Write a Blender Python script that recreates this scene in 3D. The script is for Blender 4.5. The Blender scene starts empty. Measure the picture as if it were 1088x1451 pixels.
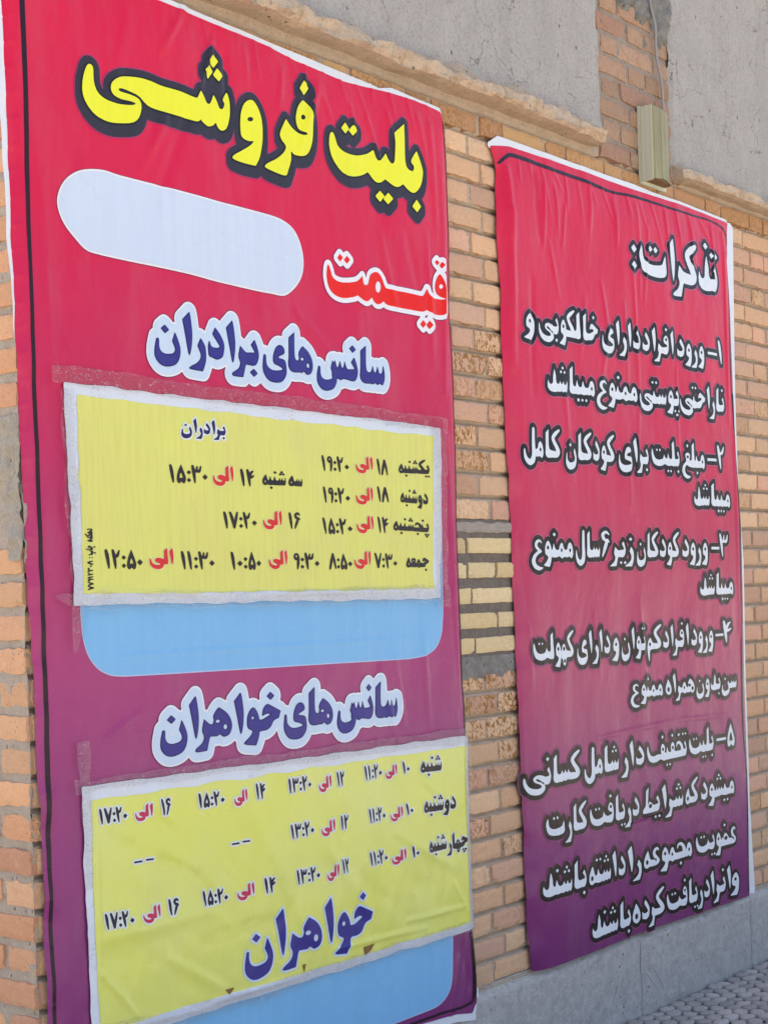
import bpy, bmesh, math, random
import numpy as np
from mathutils import Matrix, Vector

random.seed(7)
rng = np.random.default_rng(11)
scene = bpy.context.scene
COL = scene.collection

# ------------------------------------------------------------------ camera
W_PX, H_PX = 1088.0, 1451.0
F_PX, TH, RHO = 2137.0, math.radians(40.5), -0.032
CXP, CYP = 544.0, 843.0
CAM_D, CAM_H = 2.60, 1.40
fw = Vector((math.cos(TH), math.sin(TH), 0)); up0 = Vector((0, 0, 1)); rt0 = fw.cross(up0)
RT = rt0 * math.cos(RHO) + up0 * math.sin(RHO)
UP = -rt0 * math.sin(RHO) + up0 * math.cos(RHO)
camd = bpy.data.cameras.new("camera")
cam = bpy.data.objects.new("camera", camd); COL.objects.link(cam)
m = Matrix.Identity(4)
for i in range(3):
    m[i][0] = RT[i]; m[i][1] = UP[i]; m[i][2] = -fw[i]
m[0][3], m[1][3], m[2][3] = 0.0, -CAM_D, CAM_H
cam.matrix_world = m
camd.sensor_fit = 'HORIZONTAL'; camd.sensor_width = 36.0
camd.lens = F_PX / W_PX * 36.0
camd.shift_x = (W_PX / 2 - CXP) / W_PX
camd.shift_y = (CYP - H_PX / 2) / W_PX
camd.clip_start = 0.05; camd.clip_end = 2000
scene.camera = cam

# ------------------------------------------------------------------ world, sun, exposure
SUN_EL, SUN_AZ = math.radians(64), math.radians(30)      # azimuth clockwise from +Y (the far side of the wall)
world = bpy.data.worlds.new("World"); scene.world = world
world.use_nodes = True
wn = world.node_tree.nodes; wl = world.node_tree.links
bg = wn.get('Background') or wn.new('ShaderNodeBackground')
sky = wn.new('ShaderNodeTexSky'); sky.sky_type = 'NISHITA'; sky.sun_disc = False
sky.sun_elevation = SUN_EL; sky.sun_rotation = SUN_AZ
sky.air_density = 1.0; sky.dust_density = 4.0; sky.ozone_density = 1.0
wl.new(sky.outputs[0], bg.inputs[0]); bg.inputs[1].default_value = 0.13
sund = bpy.data.lights.new("sun", 'SUN'); sund.energy = 5.0; sund.angle = math.radians(0.5); sund.color = (1.0, 0.93, 0.82)
sun = bpy.data.objects.new("sun", sund); COL.objects.link(sun)
sdir = Vector((math.sin(SUN_AZ) * math.cos(SUN_EL), math.cos(SUN_AZ) * math.cos(SUN_EL), math.sin(SUN_EL)))
sun.rotation_euler = sdir.to_track_quat('Z', 'Y').to_euler(); sun.location = sdir * 30
scene.view_settings.view_transform = 'Standard'; scene.view_settings.look = 'None'
scene.view_settings.gamma = 1.0; scene.view_settings.use_curve_mapping = False
scene.view_settings.exposure = 1.35

# ------------------------------------------------------------------ measuring helpers: a point of the photo -> a point on the wall
def P(px, py, off=0.0):
    """wall coordinates (s, z) of a photo point, on the plane `off` metres in front of the wall"""
    d = RT * ((px - CXP) / F_PX) - UP * ((py - CYP) / F_PX) + fw
    t = (CAM_D - off) / d.y
    return (d.x * t, CAM_H + d.z * t)
def scale_at(px, py):            # metres per photo pixel, vertically, on the wall
    d = RT * ((px - CXP) / F_PX) - UP * ((py - CYP) / F_PX) + fw
    return CAM_D / d.y / F_PX

# ------------------------------------------------------------------ object helpers
def tag(o, label=None, cat=None, group=None, kind=None):
    if label: o['label'] = label
    if cat: o['category'] = cat
    if group: o['group'] = group
    if kind: o['kind'] = kind
    return o
def empty(name, loc, label, cat):
    o = bpy.data.objects.new(name, None); COL.objects.link(o); o.location = loc
    o.empty_display_size = 0.1
    return tag(o, label, cat)
def link_mesh(name, verts, faces, mats, parent=None, midx=None, smooth=False, attrs=None):
    me = bpy.data.meshes.new(name)
    me.from_pydata([tuple(v) for v in verts], [], [tuple(f) for f in faces])
    for mt in (mats if isinstance(mats, (list, tuple)) else [mats]): me.materials.append(mt)
    if midx is not None: me.polygons.foreach_set('material_index', np.asarray(midx, dtype=np.int32))
    if smooth: me.polygons.foreach_set('use_smooth', np.ones(len(me.polygons), dtype=bool))
    if attrs:
        for an, (typ, data) in attrs.items():
            a = me.attributes.new(an, typ, 'POINT')
            a.data.foreach_set('color' if typ == 'FLOAT_COLOR' else 'value', np.asarray(data, dtype=np.float32).ravel())
    me.update()
    o = bpy.data.objects.new(name, me); COL.objects.link(o)
    if parent is not None:
        o.parent = parent
        q, off = parent, Vector((0, 0, 0))
        while q is not None: off += Vector(q.location); q = q.parent
        o.location = -off      # meshes are written in world coordinates
    return o

# ------------------------------------------------------------------ materials
def lin(c):
    return tuple(((x / 255.0) / 12.92 if x <= 10 else ((x / 255.0 + 0.055) / 1.055) ** 2.4) for x in c)
class NT:
    def __init__(s, name):
        s.m = bpy.data.materials.new(name); s.m.use_nodes = True
        s.t = s.m.node_tree; s.n = s.t.nodes; s.l = s.t.links
        s.b = s.n.get('Principled BSDF')
    def new(s, typ, **kw):
        n = s.n.new(typ)
        for k, v in kw.items(): setattr(n, k, v)
        return n
    def link(s, a, b): s.l.new(a, b)
    def pos(s):
        g = s.new('ShaderNodeNewGeometry'); return g.outputs['Position']
    def mapping(s, vec, scale=(1, 1, 1), rot=(0, 0, 0), loc=(0, 0, 0)):
        mp = s.new('ShaderNodeMapping'); s.link(vec, mp.inputs[0])
        mp.inputs['Scale'].default_value = scale; mp.inputs['Rotation'].default_value = rot; mp.inputs['Location'].default_value = loc
        return mp.outputs[0]
    def noise(s, vec, scale, detail=4, rough=0.55, dist=0.0):
        n = s.new('ShaderNodeTexNoise'); s.link(vec, n.inputs['Vector'])
        n.inputs['Scale'].default_value = scale; n.inputs['Detail'].default_value = detail
        n.inputs['Roughness'].default_value = rough; n.inputs['Distortion'].default_value = dist
        return n.outputs[0]
    def ramp(s, fac, stops, interp='LINEAR'):
        r = s.new('ShaderNodeValToRGB'); s.link(fac, r.inputs[0]); cr = r.color_ramp; cr.interpolation = interp
        while len(cr.elements) > len(stops): cr.elements.remove(cr.elements[-1])
        while len(cr.elements) < len(stops): cr.elements.new(0.5)
        for e, (p, c) in zip(cr.elements, stops):
            e.position = p; e.color = (c, c, c, 1) if isinstance(c, (int, float)) else (*c[:3], 1)
        return r.outputs[0]
    def mix(s, fac, a, b, mode='MIX'):
        x = s.new('ShaderNodeMix', data_type='RGBA', blend_type=mode)
        for sock, v in ((x.inputs[0], fac), (x.inputs[6], a), (x.inputs[7], b)):
            if isinstance(v, (int, float)): sock.default_value = v
            elif isinstance(v, tuple): sock.default_value = (*v[:3], 1)
            else: s.link(v, sock)
        return x.outputs[2]
    def math(s, op, a, b=None, clamp=False):
        x = s.new('ShaderNodeMath', operation=op); x.use_clamp = clamp
        for i, v in enumerate((a, b)):
            if v is None: continue
            if isinstance(v, (int, float)): x.inputs[i].default_value = v
            else: s.link(v, x.inputs[i])
        return x.outputs[0]
    def attr(s, name, fac=False):
        a = s.new('ShaderNodeAttribute', attribute_name=name); return a.outputs['Fac' if fac else 'Color']
    def bump(s, height, strength, dist, prev=None):
        b = s.new('ShaderNodeBump'); b.inputs['Strength'].default_value = strength; b.inputs['Distance'].default_value = dist
        s.link(height, b.inputs['Height'])
        if prev is not None: s.link(prev, b.inputs['Normal'])
        return b.outputs[0]
    def out(s, color=None, rough=None, normal=None, spec=None):
        for nm, v in (('Base Color', color), ('Roughness', rough), ('Normal', normal), ('Specular IOR Level', spec)):
            if v is None: continue
            sk = s.b.inputs[nm]
            if isinstance(v, (int, float)): sk.default_value = v
            elif isinstance(v, tuple): sk.default_value = (*v[:3], 1)
            else: s.link(v, sk)
        return s.m

ALB = 0.80 / lin((210, 219, 232))[1]      # albedo of a colour read off the photo, with white vinyl as the reference
def alb(c, k=1.0):
    return tuple(min(0.86, max(0.004, x * ALB * k)) for x in lin(c))

def vinyl_finish(nt, rough, crumple=0.0):
    """the same film finish for every ink printed on a banner: fine weave, soft dents"""
    p = nt.pos()
    weave = nt.noise(nt.mapping(p, (90, 90, 700)), 1.0, 2)
    dents = nt.noise(nt.mapping(p, (1.0, 1.0, 0.45)), 9.0, 3, 0.5)
    n = nt.bump(dents, 0.35, 0.02)
    n = nt.bump(weave, 0.06, 0.002, n)
    if crumple:
        v = nt.noise(p, 26.0, 3, 0.5, 0.6)
        n = nt.bump(nt.ramp(v, [(0.40, 0.0), (0.5, 1.0), (0.60, 0.0)]), crumple, 0.006, n)
    rr = nt.ramp(nt.noise(p, 5.0, 3), [(0.3, rough - 0.15), (0.7, rough - 0.05)])
    return n, rr
_inks = {}
def ink(name, rgb, rough=0.38, crumple=0.0, albedo=None):
    key = (name, rgb, rough, crumple)
    if key not in _inks:
        nt = NT(name); n, rr = vinyl_finish(nt, rough, crumple)
        p = nt.pos()
        c = albedo or alb(rgb)
        grime = nt.noise(nt.mapping(p, (60, 60, 3)), 1.0, 3)
        col = nt.mix(nt.ramp(grime, [(0.35, 0.0), (0.75, 0.16)]), c, tuple(x * 0.7 for x in c))
        _inks[key] = nt.out(col, rr, n, 0.27)
    return _inks[key]
def gradient_ink(name, z_top, z_bot, stops, rough):
    nt = NT(name); n, rr = vinyl_finish(nt, rough)
    p = nt.pos(); sp = nt.new('ShaderNodeSeparateXYZ'); nt.link(p, sp.inputs[0])
    f = nt.math('DIVIDE', nt.math('SUBTRACT', sp.outputs[2], z_top), z_bot - z_top, clamp=True)
    col = nt.ramp(f, [(a, alb(c)) for a, c in stops])
    streak = nt.noise(nt.mapping(p, (55, 55, 0.8)), 1.0, 4)         # print-head banding
    col = nt.mix(nt.ramp(streak, [(0.3, 0.0), (0.7, 0.4)]), col, nt.mix(1.0, col, (0.96, 1.25, 1.2), 'MULTIPLY'))
    dust = nt.noise(nt.mapping(p, (9, 9, 2.2)), 1.0, 6, 0.65)
    col = nt.mix(nt.ramp(dust, [(0.48, 0.0), (0.75, 0.09)]), col, (0.46, 0.38, 0.36))
    blot = nt.noise(p, 3.5, 4)
    col = nt.mix(nt.ramp(blot, [(0.4, 0.0), (0.75, 0.25)]), col, nt.mix(1.0, col, (0.75, 0.7, 0.75), 'MULTIPLY'))
    return nt.out(col, rr, n, 0.30)
# ------------------------------------------------------------------ flat shapes: smooth outlines, signed distance, contour meshes
def smooth(pts, n=6, closed=True):
    """Catmull-Rom through the points; a third element marks a sharp corner"""
    q = [(p[0], p[1]) for p in pts]; cr = [len(p) > 2 for p in pts]; N = len(q); out = []
    for i in range(N if closed else N - 1):
        p1, p2 = q[i], q[(i + 1) % N]
        p0 = p1 if cr[i] or (not closed and i == 0) else q[i - 1]
        p3 = p2 if cr[(i + 1) % N] or (not closed and i == N - 2) else q[(i + 2) % N]
        for k in range(n):
            t = k / n; t2 = t * t; t3 = t2 * t
            out.append(tuple(0.5 * (2 * p1[j] + (p2[j] - p0[j]) * t + (2 * p0[j] - 5 * p1[j] + 4 * p2[j] - p3[j]) * t2
                                    + (-p0[j] + 3 * p1[j] - 3 * p2[j] + p3[j]) * t3) for j in (0, 1)))
    if not closed: out.append(q[-1])
    return out
def stroke(pts, n=5):
    """variable-width pen stroke (x, y, width) -> outline"""
    xy = smooth([(p[0], p[1]) for p in pts], n, closed=False)
    ws = []
    for i in range(len(pts) - 1):
        for k in range(n): ws.append(pts[i][2] + (pts[i + 1][2] - pts[i][2]) * k / n)
    ws.append(pts[-1][2])
    L, R = [], []; N = len(xy)
    for i in range(N):
        a, b = xy[max(0, i - 1)], xy[min(N - 1, i + 1)]
        dx, dy = b[0] - a[0], b[1] - a[1]; l = math.hypot(dx, dy) or 1
        nx, ny = -dy / l, dx / l; w = ws[i] / 2
        L.append((xy[i][0] + nx * w, xy[i][1] + ny * w)); R.append((xy[i][0] - nx * w, xy[i][1] - ny * w))
    def cap(c, frm, sgn):
        a0 = math.atan2(frm[1] - c[1], frm[0] - c[0]); r = math.hypot(frm[1] - c[1], frm[0] - c[0])
        return [(c[0] + r * math.cos(a0 + sgn * math.pi * k / 5), c[1] + r * math.sin(a0 + sgn * math.pi * k / 5)) for k in range(1, 5)]
    return L + cap(xy[-1], L[-1], -1) + R[::-1] + cap(xy[0], R[0], -1)
def ellipse(cx, cy, rx, ry, n=14):
    return [(cx + rx * math.cos(2 * math.pi * k / n), cy + ry * math.sin(2 * math.pi * k / n)) for k in range(n)]

def poly_sd(poly, X, Y):
    """signed distance (negative inside, non-zero winding)"""
    p = np.asarray(poly, dtype=float); a = p; b = np.roll(p, -1, 0)
    x = X.ravel()[:, None]; y = Y.ravel()[:, None]; res = np.empty(X.size)
    step = max(1, 1500000 // len(p))
    for k in range(0, X.size, step):
        xx, yy = x[k:k + step], y[k:k + step]
        ex, ey = (b - a)[:, 0], (b - a)[:, 1]
        wx, wy = xx - a[:, 0], yy - a[:, 1]
        t = np.clip((wx * ex + wy * ey) / np.maximum(ex * ex + ey * ey, 1e-18), 0, 1)
        d2 = (wx - t * ex) ** 2 + (wy - t * ey) ** 2
        cross = ex * wy - ey * wx
        upw = (a[:, 1] <= yy) & (b[:, 1] > yy) & (cross > 0)
        dnw = (a[:, 1] > yy) & (b[:, 1] <= yy) & (cross < 0)
        wnd = upw.sum(1) - dnw.sum(1)
        d = np.sqrt(d2.min(1))
        res[k:k + step] = np.where(wnd != 0, -d, d)
    return res.reshape(X.shape)

class Field:
    """a window of the wall with a signed distance on a regular grid"""
    def __init__(s, polys, step, pad):
        al = [q for p in polys for q in p]
        xs = [q[0] for q in al]; ys = [q[1] for q in al]
        s.step = step
        s.x0 = math.floor((min(xs) - pad) / step) * step; s.y0 = math.floor((min(ys) - pad) / step) * step
        s.nx = int((max(xs) + pad - s.x0) / step) + 2; s.ny = int((max(ys) + pad - s.y0) / step) + 2
        s.xs = s.x0 + np.arange(s.nx) * step; s.ys = s.y0 + np.arange(s.ny) * step
        s.d = np.full((s.ny, s.nx), 9.0)
    def add(s, poly, pad, hole=False):
        xs = [q[0] for q in poly]; ys = [q[1] for q in poly]
        i0 = max(0, int((min(xs) - pad - s.x0) / s.step)); i1 = min(s.nx, int((max(xs) + pad - s.x0) / s.step) + 2)
        j0 = max(0, int((min(ys) - pad - s.y0) / s.step)); j1 = min(s.ny, int((max(ys) + pad - s.y0) / s.step) + 2)
        if i1 <= i0 or j1 <= j0: return
        X, Y = np.meshgrid(s.xs[i0:i1], s.ys[j0:j1])
        d = poly_sd(poly, X, Y)
        if hole: s.d[j0:j1, i0:i1] = np.maximum(s.d[j0:j1, i0:i1], -d)
        else: s.d[j0:j1, i0:i1] = np.minimum(s.d[j0:j1, i0:i1], d)
    def contour(s, level=0.0, d=None):
        """vertices and faces of the region d < level (marching squares)"""
        D = (s.d if d is None else d) - level
        D = np.where(np.abs(D) < 1e-7, 1e-7, D)
        ins = D < 0
        cnt = ins[:-1, :-1].astype(int) + ins[:-1, 1:] + ins[1:, :-1] + ins[1:, 1:]
        V = []; idx = {}; Fc = []
        def corner(j, i):
            k = (j, i)
            if k not in idx: idx[k] = len(V); V.append((s.xs[i], s.ys[j]))
            return idx[k]
        def edge(j, i, j2, i2):
            k = (j, i, j2, i2) if (j, i) < (j2, i2) else (j2, i2, j, i)
            if k not in idx:
                a, b = D[k[0], k[1]], D[k[2], k[3]]; t = a / (a - b)
                idx[k] = len(V)
                V.append((s.xs[k[1]] + (s.xs[k[3]] - s.xs[k[1]]) * t, s.ys[k[0]] + (s.ys[k[2]] - s.ys[k[0]]) * t))
            return idx[k]
        for j, i in zip(*np.nonzero(cnt)):
            c = ((j, i), (j, i + 1), (j + 1, i + 1), (j + 1, i))
            if cnt[j, i] == 4: Fc.append([corner(*q) for q in c]); continue
            f = []
            for k in range(4):
                a, b = c[k], c[(k + 1) % 4]
                if ins[a]: f.append(corner(*a))
                if ins[a] != ins[b]: f.append(edge(*a, *b))
            if len(f) >= 3: Fc.append(f)
        return np.array(V).reshape(-1, 2), Fc

def film(name, parts, surf, parent, smooth_shade=True):
    """one mesh of printed or pasted film. parts: (V, F, material, offset); surf(s, z) = distance in front of the wall"""
    verts, faces, mi, mats = [], [], [], []
    for V, Fc, mat, off in parts:
        if len(V) == 0: continue
        y = -(surf(V[:, 0], V[:, 1]) + off); b = len(verts)
        verts += list(zip(V[:, 0], y, V[:, 1]))
        if mat not in mats: mats.append(mat)
        k = mats.index(mat)
        faces += [[b + q for q in f] for f in Fc]; mi += [k] * len(Fc)
    return link_mesh(name, verts, faces, mats, parent, mi, smooth_shade)

# ------------------------------------------------------------------ a heavy Persian display hand: u runs leftwards, v up, tall strokes = 1
T = 0.28
def dia(u, v, r=0.085): return [(u, v + r * 1.05), (u + r, v), (u, v - r * 1.05), (u - r, v)]
def dots(n, u, v):
    r = 0.078
    if n == 1: return [dia(u, v, 0.088)]
    if n == 2: return [dia(u - 0.085, v, r), dia(u + 0.085, v, r)]
    s = 1 if v > 0.3 else -1
    return [dia(u - 0.085, v, r), dia(u + 0.085, v, r), dia(u, v + s * 0.14, r)]
def S(*p): return smooth([q if len(q) < 3 else (q[0], q[1], 1) for q in p])
C = 1
BAND = lambda a, b, t=T: [(a, 0), (a, t), (b, t), (b, 0)]
nun_bowl = lambda du, dv=0: S(*[(a[0] + du, a[1] + dv, *a[2:]) for a in ((.11, .456, C), (.05, .3), (0, .1), (.02, -.1), (.09, -.25), (.21, -.33), (.36, -.36),
      (.49, -.31), (.58, -.17), (.585, .01), (.54, .25, C), (.49, .24), (.49, .08), (.45, -.03), (.36, -.08), (.24, -.07), (.15, -.03), (.11, .07), (.17, .25, C))])
beh_bowl = lambda peak: S((-.03, 0, C), (-.03, T, C), *(((.06, .32), (.12, .40), (.16, .52, C), (.20, .36)) if peak else ((.1, .27),)), (.26, .28), (.45, .24), (.62, .27), (.72, .36),
      (.78, .52), (.81, .64), (.86, .62), (.90, .45), (.88, .28), (.80, .10), (.66, .01), (.45, -.03), (.26, 0), (.14, .05))
reh_tail = [(.10, .34), (.18, .42, C), (.23, .17), (.19, .03), (.2, -.06), (.26, -.16), (.4, -.27), (.38, -.33), (.13, -.32, C), (.09, -.15), (.045, 0)]
waw_body = S((.13, .60), (.05, .5), (0, .33), (0, .05), (.03, -.15), (.10, -.33, C), (.36, -.28), (.37, -.23), (.25, -.12), (.17, 0), (.2, .06), (.27, .10), (.30, .2), (.29, .38), (.22, .54))
heh_ring = ([S((.2, .74, C), (.08, .55), (0, .3), (.03, .08), (.16, -.02), (.3, .03), (.38, .2), (.34, .42), (.27, .58))], [ellipse(.19, .24, .06, .09)])
# glyph: (solids, holes, advance, default dot position above / below)
G = {}
def g(name, solids, adv, holes=(), up=None, dn=None): G[name] = (solids, list(holes), adv, up or (adv / 2, .72), dn or (adv / 2, -.17))
g('alef.i', [S((.053, 1.0, C), (.024, .82), (0, .49), (.024, .19), (.068, 0), (.097, .07), (.14, .36), (.194, .72), (.21, .80, C))], .21)
g('alef.f', [S((-.03, 0, C), (-.03, T, C), (.06, .32), (.085, .5), (.07, 1.0, C), (.235, .85, C), (.25, .4), (.27, .15), (.22, .03), (.12, -.01))], .27)
g('beh.s', [S((.09, .63, C), (.03, .46), (0, .26), (.05, .07), (.14, 0), (.30, .02, C), (.30, T, C), (.2, .30), (.115, .31), (.09, .34), (.18, .50, C))], .28, up=(.13, .86), dn=(.13, -.18))
g('beh.m', [S((-.03, .02, C), (-.03, T, C), (.05, .29), (.11, .37), (.15, .55, C), (.20, .43), (.23, .31), (.29, T, C), (.29, .02, C), (.13, -.01))], .26, up=(.13, .80), dn=(.12, -.18))
g('beh.f', [beh_bowl(True)], .92, up=(.48, .58), dn=(.45, -.2))
g('beh.i', [S((.04, .30), (.06, .55, C), (.13, .40), (.2, .3), (.45, .25), (.65, .28), (.76, .38), (.80, .6), (.86, .62), (.92, .45), (.90, .25), (.80, .08), (.6, 0), (.35, -.02), (.12, .02), (.04, .12))], .94, up=(.46, .60))
g('lam.s', [S((0, .12), (.02, .6), (.03, 1.0, C), (.2, .85, C), (.21, .40), (.24, .31), (.31, T, C), (.31, .01, C), (.08, -.01))], .29)
g('lam.m', [S((-.03, 0, C), (-.03, T, C), (.02, .36), (.04, 1.0, C), (.2, .85, C), (.21, .40), (.25, .30), (.31, T, C), (.31, .02, C), (.14, -.01))], .28)
lam_tail = stroke([(.08, .93, .14), (.1, .5, .17), (.1, .1, .2), (.16, -.1, .24), (.3, -.18, .24), (.44, -.08, .18), (.5, .08, .12), (.51, .25, .07)])
g('lam.f', [lam_tail, BAND(-.03, .1)], .55); g('lam.i', [lam_tail], .55)
g('dal.i', [S((.2, .75, C), (.09, .61), (0, .40), (.015, .19), (.06, .07), (.18, 0), (.29, .03), (.37, .07), (.38, .28), (.35, .41, C), (.32, .30), (.25, .26), (.15, .27), (.10, .32), (.18, .46), (.265, .59, C))], .38, up=(.16, .98))
g('dal.f', [S((-.03, 0, C), (-.03, T, C), (.02, .32), (.05, .42), (.05, .55), (.12, .84, C), (.18, .6), (.20, .42), (.22, .30), (.30, .26), (.36, .32), (.40, .44, C), (.44, .26), (.42, .10), (.32, 0), (.15, -.03))], .43, up=(.14, 1.05))
g('reh.i', [S((.11, .43, C), (.05, .34), (0, .21), (0, -.08), (.08, -.34, C), (.376, -.33), (.36, -.28), (.23, -.19), (.14, -.09), (.11, .02), (.126, .1), (.185, .24, C))], .24, up=(.12, .68))
g('reh.f', [S((-.03, 0, C), (-.03, T, C), (.04, .29), *reh_tail)], .24, up=(.12, .70))
g('waw.i', [waw_body], .31, [ellipse(.155, .33, .042, .05)]); g('waw.f', [waw_body, BAND(-.03, .12)], .31, [ellipse(.155, .35, .04, .05)])
g('nun.i', [nun_bowl(0)], .60, up=(.34, .50)); g('nun.f', [nun_bowl(.02), BAND(-.03, .1)], .62, up=(.35, .48))
g('yeh.i', [S((.04, .44), (.17, .36), (.23, .31), (.16, .28), (.04, .25), (0, .14), (0, -.09), (.11, -.27), (.27, -.33), (.47, -.3), (.59, -.17), (.64, .02), (.61, .33, C), (.56, .32), (.55, .13), (.49, .02),
    (.37, -.04), (.2, -.03), (.08, .02), (.2, .10), (.32, .14), (.355, .22), (.34, .37), (.27, .545), (.16, .62), (.06, .57))], .64)
g('yeh.f', [stroke([(-.05, .15, .26), (.12, .27, .2), (.25, .31, .15), (.34, .26, .12), (.31, .17, .10), (.18, .10, .10), (.07, .03, .13), (.06, -.09, .2), (.2, -.18, .24), (.40, -.16, .24), (.55, -.05, .18), (.63, .12, .10), (.65, .32, .05)])], .68)
seen_t = [(.36, -.01), (.30, .03), (.22, -.01), (.14, .03)]
g('seen.s', [S((.03, .52, C), (0, .3), (.02, .1), (.08, -.01), *seen_t[::-1], (.50, .02, C), (.50, T, C), (.42, .30), (.38, .35), (.345, .48, C), (.32, .36), (.28, .30), (.24, .34), (.20, .48, C), (.175, .36), (.14, .29), (.08, .31), (.055, .38))], .47, up=(.22, .70))
g('seen.m', [S((-.03, .02, C), (-.03, T, C), (.03, .31), (.06, .38), (.085, .49, C), (.11, .37), (.15, .30), (.19, .36), (.22, .49, C), (.25, .37), (.29, .30), (.33, .36), (.36, .49, C), (.39, .36), (.42, .30), (.50, T, C), (.50, .02, C), *seen_t)], .47, up=(.22, .72))
g('seen.f', [S((-.03, .02, C), (-.03, T, C), (.03, .31), (.06, .38), (.085, .49, C), (.11, .37), (.15, .30), (.19, .36), (.22, .49, C), (.25, .37), (.29, .30), (.33, .36), (.36, .49, C), (.42, .3), (.46, .1), (.42, 0), *seen_t), nun_bowl(.32, .02)], .92, up=(.22, .72))
g('sad.m', [S((-.03, 0, C), (-.03, T, C), (.05, .3), (.15, .45), (.28, .52), (.38, .44), (.41, .33), (.44, .34), (.48, .46, C), (.52, .32), (.59, T, C), (.59, 0, C))], .56, [ellipse(.24, .30, .09, .06)], up=(.3, .82))
g('tah.f', [S((-.03, 0, C), (-.03, T, C), (.05, .32), (.14, .43), (.22, .43), (.26, .38), (.2, 1.0, C), (.34, .86, C), (.36, .5), (.38, .3), (.46, .2), (.5, .08), (.42, 0))], .5, [ellipse(.16, .26, .07, .06)])
g('ain.s', [stroke([(.05, .55, .07), (.13, .62, .14), (.25, .56, .16), (.27, .43, .15), (.18, .30, .17), (.09, .18, .17), (.18, .13, .25), (.44, .14, .28)])], .42)
g('ain.m', [S((-.03, 0, C), (-.03, T, C), (.05, .3), (.02, .50), (.12, .60), (.26, .58), (.33, .48), (.28, .32), (.37, T, C), (.37, 0, C))], .34, [ellipse(.17, .43, .05, .045)], up=(.17, .82))
ain_bowl = [(.24, .17, .14), (.39, .04, .16), (.44, -.13, .18), (.36, -.29, .19), (.2, -.36, .17), (.03, -.34, .06)]
g('ain.f', [S((-.03, 0, C), (-.03, T, C), (.05, .3), (.02, .48), (.12, .57), (.26, .55), (.32, .46), (.28, .3), (.3, .12), (.1, .02)), stroke([(.14, .16, .2)] + ain_bowl)], .52, [ellipse(.17, .40, .05, .04)], up=(.17, .82))
g('ain.i', [stroke([(.05, .50, .06), (.15, .58, .12), (.28, .53, .14), (.31, .40, .14), (.22, .29, .13), (.10, .23, .10)]), stroke([(.10, .21, .10)] + ain_bowl)], .54)
g('feh.s', [S((.13, .74), (.04, .64), (0, .4), (.02, .15), (.1, .01), (.2, -.01), (.38, .02, C), (.38, T, C), (.25, .28), (.1, .33), (.15, .37), (.26, .43), (.29, .56), (.22, .70))], .36, [ellipse(.145, .57, .04, .045)], up=(.14, .95))
g('feh.m', [S((-.03, 0, C), (-.03, T, C), (.05, .32), (.02, .45), (.08, .60), (.16, .64), (.24, .58), (.29, .42), (.27, .31), (.36, T, C), (.36, 0, C))], .33, [ellipse(.155, .42, .045, .05)], up=(.15, .88))
g('feh.f', [S((-.03, 0, C), (-.03, T, C), (.05, .32), (.02, .45), (.08, .60), (.16, .64), (.24, .58), (.29, .42), (.27, .25), (.2, 0)), [(q[0] + .2, q[1]) for q in beh_bowl(False)]], 1.1, [ellipse(.155, .42, .045, .05)], up=(.15, .88))
g('meem.s', [S((0, .2), (.04, .44), (.14, .55), (.24, .47), (.30, .31), (.40, T, C), (.40, .02, C), (.26, 0), (.2, .03), (.1, -.03), (.02, .05))], .38, [ellipse(.15, .26, .03, .05)])
g('meem.m', [S((-.03, 0, C), (-.03, T, C), (.04, .33), (.10, .5), (.18, .53), (.26, .43), (.30, .31), (.38, T, C), (.38, .02, C), (.27, .03), (.16, -.04), (.05, .01))], .35, [ellipse(.17, .26, .03, .05)])
g('meem.f', [S((-.03, 0, C), (-.03, T, C), (.04, .33), (.12, .48), (.22, .44), (.30, .25), (.32, 0), (.28, -.3), (.22, -.48), (.18, -.3), (.16, -.06), (.06, 0))], .32, [ellipse(.17, .22, .04, .06)])
g('heh.s', [S((.28, .68, C), (.12, .55), (.02, .37), (0, .18), (.06, .02), (.18, -.03), (.27, .04), (.34, 0), (.48, .02, C), (.48, T, C), (.43, .29), (.40, .38), (.41, .48), (.35, .60))], .46, [ellipse(.31, .35, .058, .05), ellipse(.14, .20, .05, .075)])
g('heh.m', [S((-.03, 0, C), (-.03, T, C), (.04, .34), (.12, .5), (.22, .52), (.3, .42), (.34, .30), (.39, T, C), (.39, 0, C), (.3, -.05), (.25, -.24), (.15, -.28), (.08, -.2), (.04, -.04))], .36, [ellipse(.18, .34, .055, .055), ellipse(.165, -.1, .045, .055)])
g('heh.f', [S((-.03, 0, C), (-.03, T, C), (.05, .32), (.10, .50), (.15, .65, C), (.22, .56), (.32, .38), (.36, .18), (.32, .03), (.2, -.03), (.08, .02))], .38, [ellipse(.2, .21, .05, .07)])
g('heh.i', heh_ring[0], .40, heh_ring[1])
g('jim.s', [S((0, .46, C), (.05, .30, C), (.18, .24), (.27, .09), (.39, .02), (.57, .02, C), (.57, T, C), (.47, .28), (.36, .33), (.26, .39), (.3, .43), (.38, .42), (.46, .38, C), (.44, .52), (.38, .62), (.31, .65), (.16, .56))], .55, up=(.24, .86), dn=(.26, -.16))
g('jim.m', [BAND(-.03, .48), stroke([(.37, .42, .06), (.31, .55, .12), (.18, .56, .15), (.05, .44, .16), (.02, .26, .2), (.1, .14, .24)])], .45, up=(.2, .86), dn=(.2, -.17))
kaf_st = [(.03, .95, .11), (.2, .83, .17), (.33, .69, .17), (.27, .53, .17), (.15, .36, .19)]
g('kaf.s', [stroke(kaf_st + [(.11, .22, .22), (.2, .14, .26), (.46, .14, .27)])], .44)
g('kaf.m', [stroke(kaf_st + [(.11, .22, .22), (.2, .14, .26), (.46, .14, .27)]), BAND(-.03, .2)], .44)
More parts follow.
